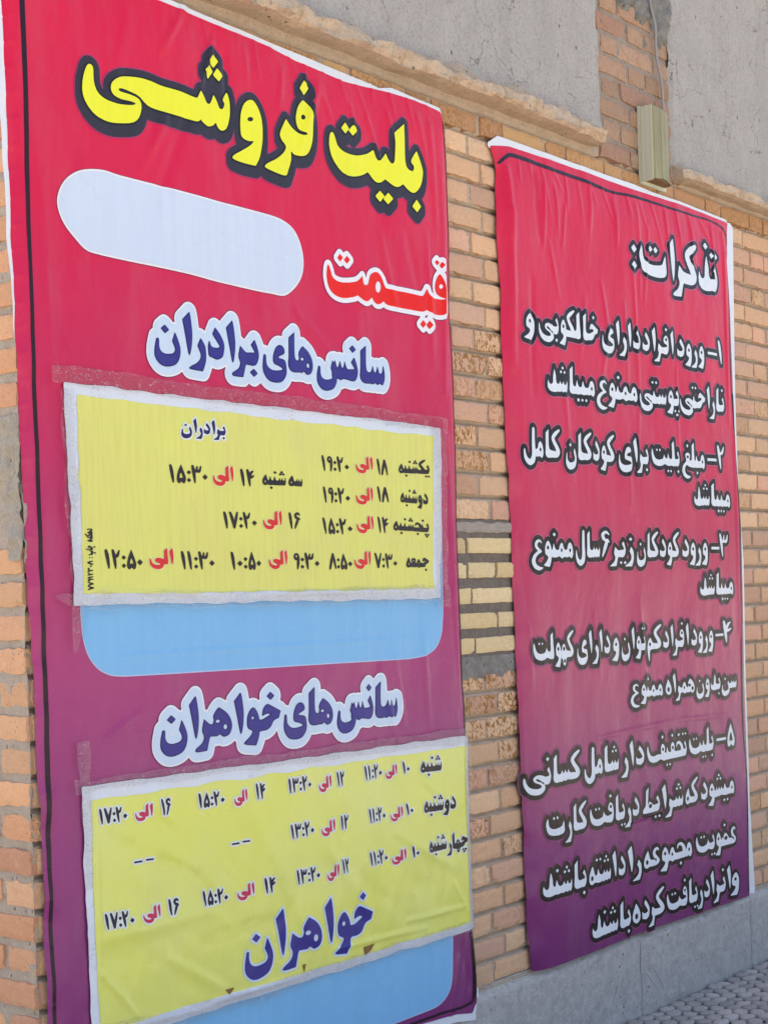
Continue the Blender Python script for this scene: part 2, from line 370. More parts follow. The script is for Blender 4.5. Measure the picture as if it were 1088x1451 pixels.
dstem = lambda u: stroke([(u + .11, .80, .10), (u + .07, .6, .145), (u + .03, .3, .125), (u, .03, .055)])
g('0', [dia(.13, .30, .125)], .27); g('1', [dstem(.1)], .27)
g('2', [dstem(.22), stroke([(.27, .56, .13), (.14, .58, .13), (.05, .80, .05)])], .38)
g('3', [dstem(.30), stroke([(.36, .57, .13), (.25, .57, .12), (.20, .78, .05)]), stroke([(.22, .57, .12), (.1, .57, .13), (.03, .79, .05)])], .46)
g('4', [dstem(.22), stroke([(.27, .46, .13), (.15, .46, .13), (.03, .53, .07)]), stroke([(.22, .5, .1), (.15, .68, .12), (.05, .76, .06)])], .38)
g('5', [S((.2, .85, C), (.09, .55), (0, .25), (.03, .04), (.11, -.01), (.195, .07), (.28, -.01), (.37, .05), (.39, .25), (.33, .52))], .42, [S((.2, .48), (.13, .3), (.14, .2), (.195, .25), (.25, .2), (.27, .32))])
g('6', [stroke([(.04, .72, .06), (.14, .80, .12), (.26, .73, .13), (.22, .58, .13), (.04, .50, .07)]), stroke([(.11, .55, .13), (.2, .3, .13), (.30, .03, .055)])], .34)
g('7', [stroke([(.02, .82, .07), (.10, .5, .13), (.19, .06, .10)]), stroke([(.38, .80, .11), (.29, .5, .15), (.2, .06, .10)])], .42)
g('8', [stroke([(.18, .80, .09), (.10, .45, .14), (.01, .04, .06)]), stroke([(.2, .80, .10), (.29, .4, .15), (.36, .04, .11)])], .40)
g('9', [ellipse(.16, .64, .15, .18, 20), stroke([(.06, .62, .12), (.07, .3, .135), (.1, .03, .055)])], .34, [ellipse(.16, .66, .045, .06)])
g(':', [dia(.08, .14, .095), dia(.08, .50, .095)], .19); g('-', [[(0, .30), (0, .44), (.5, .44), (.5, .30)]], .52)
g(' ', [], .22)
LET = {'ا': ('alef', 0), 'ب': ('beh', -1), 'پ': ('beh', -3), 'ت': ('beh', 2), 'ن': ('beh', 1), 'ی': ('beh', -2), 'ج': ('jim', -1), 'چ': ('jim', -3), 'ح': ('jim', 0), 'خ': ('jim', 1),
       'د': ('dal', 0), 'ذ': ('dal', 1), 'ر': ('reh', 0), 'ز': ('reh', 1), 'س': ('seen', 0), 'ش': ('seen', 3), 'ض': ('sad', 1), 'ط': ('tah', 0), 'ع': ('ain', 0), 'غ': ('ain', 1),
       'ف': ('feh', 1), 'ک': ('kaf', 0), 'ل': ('lam', 0), 'م': ('meem', 0), 'و': ('waw', 0), 'ه': ('heh', 0)}
NOJOIN = set('ادذرزو')
DIG = {c: str(i) for i, c in enumerate('۰۱۲۳۴۵۶۷۸۹')}
def shape(text):
    """list of (glyph, dots) from right to left"""
    if any(c in DIG for c in text):
        return [(DIG.get(c, c), 0) for c in reversed(text)]
    out = []
    for i, c in enumerate(text):
        if c not in LET: out.append((c, 0)); continue
        prv = i > 0 and text[i - 1] in LET and text[i - 1] not in NOJOIN
        nxt = c not in NOJOIN and i + 1 < len(text) and text[i + 1] in LET
        form = {(0, 0): 'i', (0, 1): 's', (1, 1): 'm', (1, 0): 'f'}[(int(prv), int(nxt))]
        base, nd = LET[c]
        if c == 'ن' and form in 'if': base = 'nun'
        if c == 'ی' and form in 'if': base, nd = 'yeh', 0
        out.append((base + '.' + form, nd))
    return out
def layout(text):
    """solids and holes in (u, v) and the advance width"""
    so, ho, u = [], [], 0.0
    last = None
    for name, nd in shape(text):
        sol, hol, adv, upp, dnn = G[name]
        if last and last[-2:] in ('.i', '.f') and name != ' ': u += 0.075
        if name[0] in '0123456789:' : u += 0.035
        so += [[(q[0] + u, q[1]) for q in p] for p in sol]; ho += [[(q[0] + u, q[1]) for q in p] for p in hol]
        if nd > 0: so += [[(q[0] + u, q[1]) for q in p] for p in dots(nd, *upp)]
        if nd < 0: so += [[(q[0] + u, q[1]) for q in p] for p in dots(-nd, *dnn)]
        u += adv; last = name
    return so, ho, u
# ------------------------------------------------------------------ building
def sinnoise(seed, n, f0, f1):
    r = np.random.default_rng(seed)
    ang = r.uniform(0, 2 * np.pi, n); fr = np.exp(r.uniform(np.log(f0), np.log(f1), n)); ph = r.uniform(0, 2 * np.pi, n)
    am = (f0 / fr) ** 0.8
    am = am / np.sqrt((am ** 2).sum() / 2)
    def f(x, y):
        x = np.asarray(x, float); y = np.asarray(y, float); o = np.zeros(np.broadcast(x, y).shape)
        for a, k, p, w in zip(ang, fr, ph, am): o = o + w * np.sin(2 * np.pi * k * (np.cos(a) * x + np.sin(a) * y) + p)
        return o
    return f
S_C = 1.895            # the corner of the building
Z_PL = 0.262           # top of the plinth
building = empty('brick_building', (S_C, 0, 0), 'old tan brick wall with grey plaster panels and a grey concrete plinth', 'building')

# brick material: per-brick colour, fired-glaze runs, pits and grime
nt = NT('tan_brick'); p = nt.pos()
base = nt.attr('brick_colour'); st = nt.attr('stain', True)
grain = nt.noise(p, 55, 5, 0.6); fine = nt.noise(p, 260, 4, 0.65)
c = nt.mix(nt.ramp(grain, [(0.3, 0.0), (0.75, 0.45)]), base, nt.mix(1.0, base, (0.80, 0.74, 0.69), 'MULTIPLY'))
c = nt.mix(nt.ramp(fine, [(0.35, 0.30), (0.6, 0.0)]), c, nt.mix(1.0, c, (0.55, 0.48, 0.42), 'MULTIPLY'))
run = nt.noise(nt.mapping(p, (1.0, 1.0, 0.7)), 46, 2, 0.5, 2.4)
runm = nt.math('MULTIPLY', nt.ramp(run, [(0.53, 0.0), (0.555, 1.0)]), nt.ramp(st, [(0.1, 0.0), (0.6, 1.0)]))
c = nt.mix(runm, c, nt.mix(grain, (0.40, 0.17, 0.03), (0.20, 0.08, 0.02)))
halo = nt.math('MULTIPLY', nt.ramp(run, [(0.44, 0.0), (0.54, 0.5)]), nt.ramp(st, [(0.1, 0.0), (0.6, 1.0)]))
c = nt.mix(nt.math('MULTIPLY', halo, 0.6), c, (0.42, 0.26, 0.12))
pits = nt.new('ShaderNodeTexVoronoi'); nt.link(p, pits.inputs['Vector']); pits.inputs['Scale'].default_value = 95
pitm = nt.ramp(pits.outputs['Distance'], [(0.10, 1.0), (0.17, 0.0)])
pitm = nt.math('MULTIPLY', pitm, nt.ramp(nt.noise(p, 14, 2), [(0.52, 0.0), (0.60, 1.0)]))
c = nt.mix(pitm, c, (0.10, 0.06, 0.035))
lime = nt.noise(p, 21, 5, 0.7)
c = nt.mix(nt.ramp(lime, [(0.60, 0.0), (0.72, 0.45)]), c, (0.50, 0.42, 0.33))
n = nt.bump(grain, 0.5, 0.004); n = nt.bump(fine, 0.4, 0.0015, n); n = nt.bump(runm, 0.5, 0.0012, n)
M_BRICK = nt.out(c, 0.82, n, 0.3)

def rough_mat(name, col, dark, scale, bumpd, pits_on=True, tint=None):
    nt = NT(name); p = nt.pos()
    a = nt.noise(p, scale, 6, 0.65); b = nt.noise(p, scale * 7, 4, 0.7); big = nt.noise(p, 1.8, 4)
    c = nt.mix(nt.ramp(a, [(0.3, 0.75), (0.65, 0.0)]), col, dark)
    c = nt.mix(nt.ramp(b, [(0.33, 0.55), (0.5, 0.0)]), c, tuple(x * 0.45 for x in dark))
    c = nt.mix(nt.ramp(big, [(0.35, 0.0), (0.7, 0.30)]), c, tint or tuple(x * 0.75 for x in col))
    n = nt.bump(a, 0.6, bumpd); n = nt.bump(b, 0.55, bumpd * 0.35, n)
    if pits_on:
        v = nt.new('ShaderNodeTexVoronoi'); nt.link(nt.mapping(p, (1, 1, 0.6)), v.inputs['Vector']); v.inputs['Scale'].default_value = scale * 1.6
        pm = nt.math('MULTIPLY', nt.ramp(v.outputs['Distance'], [(0.10, 1.0), (0.2, 0.0)]), nt.ramp(nt.noise(p, scale * 0.5, 3), [(0.5, 0.0), (0.62, 1.0)]))
        c = nt.mix(pm, c, tuple(x * 0.3 for x in dark)); n = nt.bump(nt.math('SUBTRACT', 1.0, pm), 0.5, bumpd, n)
    return nt.out(c, 0.9, n, 0.25)
M_MORTAR = rough_mat('mortar', (0.53, 0.42, 0.315), (0.38, 0.295, 0.22), 30, 0.004, pits_on=False)
M_DARKMORTAR = rough_mat('dark_mortar', (0.24, 0.20, 0.165), (0.12, 0.10, 0.08), 45, 0.006)
M_CEMENT = rough_mat('grey_cement', (0.30, 0.285, 0.26), (0.16, 0.145, 0.125), 35, 0.010)
M_STONE = rough_mat('ledge_stone', (0.62, 0.47, 0.33), (0.40, 0.29, 0.19), 24, 0.010, tint=(0.60, 0.52, 0.42))
M_PLINTH = rough_mat('plinth_concrete', (0.55, 0.525, 0.495), (0.35, 0.33, 0.305), 36, 0.008)

# plaster: trowelled, scratched, speckled
nt = NT('grey_plaster'); p = nt.pos()
a = nt.noise(p, 9, 6, 0.6); b = nt.noise(p, 120, 4, 0.7); scr = nt.noise(nt.mapping(p, (30, 30, 7), rot=(0, 0.3, 0)), 1.0, 5, 0.65, 1.2)
c = nt.mix(nt.ramp(a, [(0.35, 0.0), (0.7, 0.6)]), (0.43, 0.405, 0.375), (0.35, 0.328, 0.30))
c = nt.mix(nt.ramp(b, [(0.34, 0.5), (0.5, 0.0)]), c, (0.20, 0.18, 0.16))
c = nt.mix(nt.ramp(scr, [(0.485, 0.0), (0.5, 0.35), (0.515, 0.0)]), c, (0.16, 0.145, 0.13))
v = nt.new('ShaderNodeTexVoronoi'); nt.link(nt.mapping(p, (1, 1, 0.5), rot=(0, 0.5, 0)), v.inputs['Vector']); v.inputs['Scale'].default_value = 30
pm = nt.math('MULTIPLY', nt.ramp(v.outputs['Distance'], [(0.07, 1.0), (0.14, 0.0)]), nt.ramp(nt.noise(p, 11, 3), [(0.52, 0.0), (0.6, 1.0)]))
c = nt.mix(pm, c, (0.09, 0.08, 0.07))
ck = nt.new('ShaderNodeTexVoronoi', feature='DISTANCE_TO_EDGE'); wp = nt.new('ShaderNodeVectorMath', operation='ADD'); nzv = nt.new('ShaderNodeTexNoise'); nt.link(p, nzv.inputs['Vector']); nzv.inputs['Scale'].default_value = 7; nzv.inputs['Detail'].default_value = 5
sc = nt.new('ShaderNodeVectorMath', operation='SCALE'); nt.link(nzv.outputs['Color'], sc.inputs[0]); sc.inputs['Scale'].default_value = 0.35; nt.link(p, wp.inputs[0]); nt.link(sc.outputs[0], wp.inputs[1]); nt.link(wp.outputs[0], ck.inputs['Vector']); ck.inputs['Scale'].default_value = 5.5
ckm = nt.math('MULTIPLY', nt.ramp(ck.outputs['Distance'], [(0.004, 1.0), (0.012, 0.0)]), nt.ramp(nt.noise(p, 4, 3), [(0.48, 0.0), (0.56, 0.75)]))
c = nt.mix(ckm, c, (0.12, 0.105, 0.09))
c = nt.mix(nt.ramp(nt.noise(nt.mapping(p, (7, 7, 0.7)), 1, 5), [(0.5, 0.0), (0.75, 0.35)]), c, (0.28, 0.262, 0.24))
n = nt.bump(a, 0.4, 0.012); n = nt.bump(nt.math('SUBTRACT', 1.0, ckm), 0.6, 0.003, n); n = nt.bump(scr, 0.35, 0.004, n); n = nt.bump(b, 0.35, 0.0012, n); n = nt.bump(nt.math('SUBTRACT', 1.0, pm), 0.6, 0.004, n)
M_PLASTER = nt.out(c, 0.88, n, 0.3)

class Bricks:
    def __init__(s): s.v, s.f, s.c, s.st = [], [], [], []
    def add(s, a0, a1, z0, z1, col, stain, tf, jit=0.0013, proud=0.0):
        """one brick with a bevelled, slightly irregular face; tf(a, depth, z) -> world"""
        nx = max(4, int((a1 - a0) / 0.019)); nz = 5; b = len(s.v)
        dz = random.gauss(0, 0.0012) + proud; tilt = random.gauss(0, 0.012); tv = random.gauss(0, 0.012)
        ax = np.linspace(a0 + 0.003, a1 - 0.003, nx + 1); az = np.linspace(z0 + 0.003, z1 - 0.003, nz + 1)
        chip = {(random.choice((0, nx)), random.choice((0, nz))): random.uniform(0.003, 0.012) for _ in range(random.choice((0, 1, 1, 2, 2)))}
        for j in range(nz + 1):
            for i in range(nx + 1):
                ed = i in (0, nx) or j in (0, nz)
                d = dz + tilt * (ax[i] - (a0 + a1) / 2) + tv * (az[j] - (z0 + z1) / 2) - (0.0022 if ed else 0) + random.gauss(0, 0.0004)
                d -= chip.get((i, j), 0)
                s.v.append(tf(ax[i] + random.gauss(0, jit) * (1 if ed else .3), d, az[j] + random.gauss(0, jit) * (1 if ed else .3)))
        for j in range(nz):
            for i in range(nx):
                q = b + j * (nx + 1) + i; s.f.append((q, q + 1, q + nx + 2, q + nx + 1))
        ring = [b + i for i in range(nx + 1)] + [b + j * (nx + 1) + nx for j in range(1, nz + 1)] + \
               [b + nz * (nx + 1) + i for i in range(nx - 1, -1, -1)] + [b + j * (nx + 1) for j in range(nz - 1, 0, -1)]
        k = len(s.v)
        for r in ring:
            i = (r - b) % (nx + 1); j = (r - b) // (nx + 1)
            aa = a0 if i == 0 else a1 if i == nx else ax[i]; zz = z0 if j == 0 else z1 if j == nz else az[j]
            s.v.append(tf(aa, -0.030, zz))
        for i in range(len(ring)):
            i2 = (i + 1) % len(ring); s.f.append((ring[i], k + i, k + i2, ring[i2]))
        nn = len(s.v) - b
        s.c += [(*col, 1)] * nn; s.st += [stain] * nn
    def build(s, name, parent):
        o = link_mesh(name, s.v, s.f, M_BRICK, parent, attrs={'brick_colour': ('FLOAT_COLOR', s.c), 'stain': ('FLOAT', s.st)})
        return o
TANS = [alb(x, 1.02) for x in ((208, 171, 137), (213, 175, 140), (204, 166, 132), (208, 165, 139), (200, 161, 135), (216, 181, 146), (207, 169, 134), (197, 159, 132))]
OCHRE = [alb(x, 0.86) for x in ((208, 166, 120), (202, 156, 112), (212, 172, 124), (198, 154, 116))]
PALE = [alb(x, 0.86) for x in ((232, 208, 158), (226, 200, 150), (236, 214, 168))]
BROWN = [alb(x, 0.95) for x in ((174, 144, 122), (164, 136, 116), (182, 150, 126), (170, 134, 116))]
SMEAR = [alb(x, 0.86) for x in ((168, 158, 148), (158, 150, 142))]
def jcol(pal):
    c = random.choice(pal); k = random.uniform(0.90, 1.08); w = random.uniform(-0.035, 0.035)
    return (min(.86, c[0] * k * (1 + w)), c[1] * k, max(.02, c[2] * k * (1 - w)))
main_tf = lambda a, d, z: (a, -d, z)
side_tf = lambda a, d, z: (S_C - d, a, z)
CZ, CP = 0.487, 0.0700          # a course's underside, and the course height
SA = 3.485                      # where a stretcher begins in the odd courses
PER, STR, HDR, JT = 0.337, 0.2160, 0.1020, 0.0095
S_END, Y_END = 9.0, 3.2
wall = Bricks()
Z_LEDGE = 2.812
for k in range(-3, 42):
    z0 = CZ + k * CP; z1 = z0 + CP - 0.0112
    if z0 < Z_PL - 0.01: continue
    a = SA - 12 * PER + (0 if k % 2 else 0.057 + HDR + JT)
    while a < S_END:
        for ln in (STR, HDR):
            a0, a1 = a, a + ln; a += ln + JT
            if k % 2 == 0 and False: pass
            if a1 < S_C + 0.02 or a0 > S_END: continue
            a0 = max(a0, S_C + 0.012)
            if a1 - a0 < 0.02: continue
            mid = (a0 + a1) / 2
            if z1 > Z_LEDGE + 0.02:                         # above the ledges only the brick pier shows
                if a1 < 4.21 or a0 > 4.67: continue
                a0 = max(a0, 4.192)
                if a1 - a0 < 0.02: continue
                if z0 > 3.34: continue
                col, stn = jcol(BROWN), 0.25
            elif z1 > Z_LEDGE - 0.06: col, stn = jcol(OCHRE), random.choice((0, 0.3, 0.4))
            else:
                gap = 3.30 < mid < 3.78
                if gap and 10 <= k <= 15: continue
                col, stn = jcol(TANS), 0.0
                if 3.3 < mid < 3.8:
                    if 9 < k < 24 or -1 <= k < 10: stn = random.choice((0.0, 0.35, 0.6, 0.9)) if (18 <= k <= 23 or 2 <= k <= 9) else random.choice((0, 0, 0.2))
                    if k == 16: col = jcol(SMEAR + TANS)
                elif random.random() < 0.10: stn = random.uniform(0.1, 0.35)
            wall.add(a0, a1, z0, z1, col, stn, main_tf)
# the repaired strip between the banners: five courses of pale long bricks
px_j = lambda px, py: P(px, py)[0]
for z0, js in ((1.508, (662,)), (1.437, (662, 702)), (1.364, (667,)), (1.293, (703,)), (1.222, (670,))):
    ed = [3.27] + [px_j(x, 840) for x in js] + [3.665, 3.79]
    for a0, a1 in zip(ed[:-1], ed[1:]): wall.add(a0 + 0.002, a1 - 0.002, z0, z0 + 0.049, jcol(PALE), 0.06, main_tf, 0.0006, 0.006)
wall.add(3.30, 3.655, 1.568, 1.602, jcol(SMEAR), 0.05, main_tf, 0.002, 0.006)
wall.build('brickwork', building)

side = Bricks()
for k in range(-6, 80):
    z0 = CZ + k * CP; z1 = z0 + CP - 0.0145
    if z0 < 0.02 or z1 > 4.45: continue
    a = 0.0; seq = (STR, HDR) if k % 2 else (HDR, STR); i = 0
    while a < Y_END:
        ln = seq[i % 2]; i += 1; a0, a1 = a, a + ln; a += ln + JT
        if 1.50 < z1 and z0 < 1.80 and a0 < 0.20:                    # the place where mortar replaced bricks
            if a0 > 0.05 and z0 < 1.64: a0, a1 = max(a0, 0.055), a1
            elif z0 < 1.52: pass
            else:
                if not (z0 < 1.66): continue
                if a0 < 0.05: continue
        col = jcol([alb(x, 0.9) for x in ((214, 162, 124), (219, 168, 130), (209, 156, 120), (222, 174, 134), (204, 152, 120))])
        side.add(a0 + (0.004 if a0 == 0 else 0), a1, z0, z1, col, random.choice((0, 0, 0, 0.15)), side_tf, 0.0016)
side.build('brickwork', building)

# mortar beds behind the bricks: real, slightly uneven sheets
def sheet(name, a0, a1, z0, z1, step, fn, mat, parent, tf, smooth_s=True, zstep=None):
    nx = max(1, int((a1 - a0) / step)); nz = max(1, int((z1 - z0) / (zstep or step)))
    A, Z = np.meshgrid(np.linspace(a0, a1, nx + 1), np.linspace(z0, z1, nz + 1)); D = fn(A, Z)
    v = [tf(x, d, y) for x, d, y in zip(A.ravel(), D.ravel(), Z.ravel())]
    f = [(j * (nx + 1) + i, j * (nx + 1) + i + 1, (j + 1) * (nx + 1) + i + 1, (j + 1) * (nx + 1) + i) for j in range(nz) for i in range(nx)]
    return link_mesh(name, v, f, mat, parent, smooth=smooth_s)
nz1 = sinnoise(3, 24, 6, 45); nz2 = sinnoise(4, 30, 8, 70); nz3 = sinnoise(5, 16, 0.6, 4)
def struck(a, z, depth=0.020):
    """weather-struck joints: flush on the brick below, cut back under the brick above"""
    ph = np.mod((z - CZ) / CP, 1.0)
    return -0.003 - depth * np.clip((ph - 0.80) / 0.19, 0, 1) - 0.004 * (ph < 0.80) + 0.0008 * nz1(a, z)
sheet('mortar', S_C + 0.006, S_END, Z_PL - 0.03, 2.86, 0.03, struck, M_MORTAR, building, main_tf, zstep=0.0035)
sheet('mortar', 0.004, Y_END, 0.0, 4.49, 0.014, lambda a, z: -0.005 + 0.0016 * nz1(a, z), rough_mat('grey_mortar', (0.50, 0.415, 0.33), (0.34, 0.275, 0.215), 40, 0.006), building, side_tf)
sheet('mortar_repair', 3.28, 3.80, 1.176, 1.607, 0.008, lambda a, z: 0.0002 + 0.0007 * nz2(a, z), M_DARKMORTAR, building, main_tf)
sheet('cement_smear', 3.28, 3.69, 1.150, 1.216, 0.006, lambda a, z: 0.0028 + 0.0018 * nz2(a, z) - 0.006 * np.clip((1.166 - z) / 0.016, 0, 1), M_CEMENT, building, main_tf)
sheet('mortar_patch', 0.0, 0.13, 1.495, 1.80, 0.006, lambda a, z: 0.001 + 0.0042 * nz2(a, z) - 0.012 * np.clip((a - 0.05) / 0.02, 0, 1) * (z < 1.66), rough_mat('coarse_mortar', (0.50, 0.44, 0.36), (0.32, 0.27, 0.21), 60, 0.010), building, side_tf)
sheet('mortar_patch', S_C + 0.0, S_C + 0.10, 1.49, 1.81, 0.006, lambda a, z: 0.001 + 0.0042 * nz2(a + 3, z), bpy.data.materials['coarse_mortar'], building, main_tf)
sheet('mortar', 4.20, 4.66, 2.80, 3.50, 0.012, lambda a, z: -0.006 + 0.0015 * nz1(a, z), rough_mat('brown_mortar', (0.38, 0.31, 0.25), (0.26, 0.20, 0.16), 40, 0.006), building, main_tf)

# plaster panels, the lumpy cement at the head of the pier
def plaster(a0, a1, z0, z1, edge_seed):
    en = sinnoise(edge_seed, 14, 3, 30)
    def fn(a, z):
        e = np.minimum(np.minimum(a - a0, a1 - a) + 0.004 * en(z, z * 0), (z - z0) + 0.02)
        return 0.006 + 0.0035 * nz3(a, z) + 0.0009 * nz1(a, z) - 0.016 * np.clip(1 - e / 0.012, 0, 1)
    return sheet('plaster_panel', a0, a1, z0, z1, 0.016, fn, M_PLASTER, building, main_tf)
plaster(S_C + 0.01, 4.205, 2.845, 4.49, 21)
plaster(4.640, 12.0, 2.815, 4.49, 22)
en1 = sinnoise(31, 12, 4, 30)
def patch_fn(a, z):
    low = 3.345 - 0.05 * np.clip((a - 4.30) / 0.25, 0, 1) + 0.022 * en1(a * 1.5, z * 0.4)
    return np.where(z > low, 0.009, -0.012) + 0.006 * nz2(a, z)
sheet('cement_patch', 4.195, 4.655, 3.22, 4.49, 0.009, patch_fn, M_CEMENT, building, main_tf)

# ledges: rough bull-nosed courses standing out of the wall
def ledge(a0, a1, z_b, h, proj, seed, rag):
    e1, e2 = sinnoise(seed, 26, 3, 60), sinnoise(seed + 1, 26, 3, 60)
    brk = [a0 + k * 0.205 + random.uniform(-0.03, 0.03) for k in range(int((a1 - a0) / 0.205) + 1)]
    steps = [random.uniform(-0.006, 0.006) for _ in range(len(brk) + 1)]
    prof = [(-0.02, 0.0), (proj * 0.45, -0.002), (proj * 0.85, 0.0), (proj * 0.97, 0.006), (proj, h * 0.35), (proj * 0.98, h * 0.7), (proj * 0.86, h * 0.93), (proj * 0.55, h * 1.15), (0.004, h * 1.75), (-0.02, h * 1.8)]
    xs = np.arange(a0, a1 + 1e-6, 0.006); v = []
    for i, x in enumerate(xs):
        end = min(1.0, (x - a0) / 0.03 + 0.25, (a1 - x) / 0.03 + 0.25)
        for j, (d, z) in enumerate(prof):
            r = rag * (0.35 if j < 3 else 1.0)
            kb = sum(1 for q in brk if q < x); near = min([abs(x - q) for q in brk] + [1])
            crack = 0.012 * max(0, 1 - near / 0.006) * (0 < j < 9)
            dd = d * (0.78 + 0.22 * end) + r * 0.007 * float(e1(x, j * 0.045)) + steps[kb] * (0.4 + 0.6 * rag) - crack if j not in (0, 9) else d
            zz = z * (0.88 + 0.12 * end) + r * 0.005 * float(e2(x, j * 0.05 + 3))
            v.append((x, -dd, z_b + zz))
    np_ = len(prof); f = [(i * np_ + j, i * np_ + j + 1, (i + 1) * np_ + j + 1, (i + 1) * np_ + j) for i in range(len(xs) - 1) for j in range(np_ - 1)]
    f += [tuple(range(np_))[::-1], tuple((len(xs) - 1) * np_ + j for j in range(np_))]
    return link_mesh('ledge', v, f, M_STONE, building)
ledge(S_C + 0.03, 4.155, 2.820, 0.044, 0.066, 41, 0.9)
ledge(4.648, 12.0, 2.806, 0.034, 0.060, 51, 0.7)

# plinth: thin concrete slabs with open vertical joints and scratches
pl = []
jn = P(902, 1390)[0]
for i, (a0, a1) in enumerate(((S_C - 0.015, 2.62), (2.622, jn - 0.0012), (jn + 0.0012, 5.02), (5.022, 6.3), (6.302, 7.6), (7.602, 12.0))):
    en = sinnoise(60 + i, 16, 3, 40)
    def fn(a, z, a0=a0, a1=a1, en=en):
        return 0.020 + 0.0013 * nz1(a, z) - 0.030 * np.clip((z - (Z_PL - 0.006 + 0.003 * en(a, a * 0))) / 0.006, 0, 1) - 0.003 * np.clip(1 - np.minimum(a - a0, a1 - a) / 0.004, 0, 1)
    sheet('plinth_slab', a0, a1, -0.02, Z_PL + 0.012, 0.012 if a0 < 5.5 else 0.03, fn, M_PLINTH, building, main_tf)
nt = NT('chalk_scratch'); M_CHALK = nt.out((0.56, 0.55, 0.54), 0.95, nt.bump(nt.noise(nt.pos(), 300), 0.4, 0.002))
for (xa, ya, xb, yb, w) in ((882, 1375, 864, 1441, 1.6), (912, 1372, 940, 1412, 1.3), (927, 1372, 947, 1410, 1.6), (872, 1372, 862, 1420, 0.9)):
    A, B = P(xa, ya, 0.021), P(xb, yb, 0.021); v = []; dx, dz = B[0] - A[0], B[1] - A[1]; l = math.hypot(dx, dz); w = w * 0.0026
    nx_, nz_ = -dz / l * w / 2, dx / l * w / 2
    for t in np.linspace(0, 1, 9):
        q = math.sin(math.pi * min(1, t + 0.12)) * random.uniform(0.5, 1.1) + 0.15
        x, z = A[0] + dx * t, A[1] + dz * t
        v += [(x - nx_ * q, -0.0228, z - nz_ * q), (x + nx_ * q, -0.0228, z + nz_ * q)]
    link_mesh('scratch_mark', v, [(2 * i, 2 * i + 1, 2 * i + 3, 2 * i + 2) for i in range(8)], M_CHALK, building)

# the body of the building behind its faces
bm = bmesh.new()
bmesh.ops.create_cube(bm, size=1.0, matrix=Matrix.Translation(((S_C + 0.035 + 12.0) / 2, 3.04, 2.25)) @ Matrix.Diagonal((12.0 - S_C - 0.035, 6.0, 4.5, 1)))
bmesh.ops.bevel(bm, geom=bm.edges[:], offset=0.01, segments=1, affect='EDGES')
me = bpy.data.meshes.new('masonry_core'); bm.to_mesh(me); bm.free(); me.materials.append(M_MORTAR)
o = bpy.data.objects.new('masonry_core', me); COL.objects.link(o); o.parent = building; o.location = -Vector(building.location)
bm = bmesh.new()
bmesh.ops.create_cube(bm, size=1.0, matrix=Matrix.Translation(((S_C - 0.1 + 12.1) / 2, 3.0, 4.56)) @ Matrix.Diagonal((12.2 - S_C, 6.2, 0.12, 1)))
bmesh.ops.bevel(bm, geom=bm.edges[:], offset=0.012, segments=2, affect='EDGES')
me = bpy.data.meshes.new('roof_slab'); bm.to_mesh(me); bm.free(); me.materials.append(M_CEMENT)
o = bpy.data.objects.new('roof_slab', me); COL.objects.link(o); o.parent = building; o.location = -Vector(building.location)

# ------------------------------------------------------------------ ground: a big sheet, and small paving tiles laid as real pieces
nt = NT('dusty_ground'); p = nt.pos()
a = nt.noise(p, 0.6, 6); b = nt.noise(p, 30, 5, 0.7)
c = nt.mix(a, (0.45, 0.41, 0.35), (0.38, 0.345, 0.295)); c = nt.mix(nt.ramp(b, [(0.35, 0.5), (0.6, 0.0)]), c, (0.16, 0.145, 0.13))
M_GROUND = nt.out(c, 0.92, nt.bump(b, 0.4, 0.01), 0.3)
R_ = 900
tag(link_mesh('ground', [(-R_, -R_, -0.012), (R_, -R_, -0.012), (R_, R_, -0.012), (-R_, R_, -0.012)], [(0, 1, 2, 3)], M_GROUND), kind='structure')
nt = NT('paving_tile'); p = nt.pos()
tc = nt.attr('tile_colour'); b = nt.noise(p, 90, 5, 0.7); a = nt.noise(p, 5, 4)
c = nt.mix(nt.ramp(b, [(0.35, 0.5), (0.58, 0.0)]), tc, nt.mix(1.0, tc, (0.5, 0.48, 0.46), 'MULTIPLY'))
c = nt.mix(nt.ramp(a, [(0.4, 0.0), (0.7, 0.4)]), c, (0.30, 0.28, 0.26))
M_TILE = nt.out(c, 0.85, nt.bump(b, 0.5, 0.003), 0.3)
tv, tf_, tcol = [], [], []
TL, TW = 0.066, 0.043
for r in range(0, 46):
    y0 = -0.028 - r * TW
    for q in range(0, 88):
        x0 = 2.9 + q * TL + (TL / 2 if r % 2 else 0)
        cx, cy = x0 + random.gauss(0, 0.0012), y0 - TW / 2 + random.gauss(0, 0.0012); hz = random.gauss(0.004, 0.0018); b0 = len(tv)
        rings = ((0.99, -0.010), (0.95, 0.0015), (0.86, 0.0040), (0.5, 0.0046))
        tlx, tly = random.gauss(0, 0.045), random.gauss(0, 0.045)
        for s_, dz in rings:
            for kx, ky in ((-0.49, -0.06), (-0.49, 0.06), (-0.36, 0.34), (-0.14, 0.47), (0.14, 0.47), (0.36, 0.34), (0.49, 0.06), (0.49, -0.06), (0.36, -0.34), (0.14, -0.47), (-0.14, -0.47), (-0.36, -0.34)):
                tv.append((cx + kx * TL * 1.0 * s_, cy + ky * TW * s_ * 1.12, hz + dz + tlx * kx * 0.05 + tly * ky * 0.05))
        for g_ in range(3):
            for i in range(12):
                i2 = (i + 1) % 12; tf_.append((b0 + g_ * 12 + i2, b0 + g_ * 12 + i, b0 + (g_ + 1) * 12 + i, b0 + (g_ + 1) * 12 + i2))
        tf_.append(tuple(b0 + 36 + i for i in range(12))[::-1])
        k = random.uniform(0.72, 1.15); tcol += [(0.46 * k, 0.425 * k, 0.39 * k, 1)] * 48
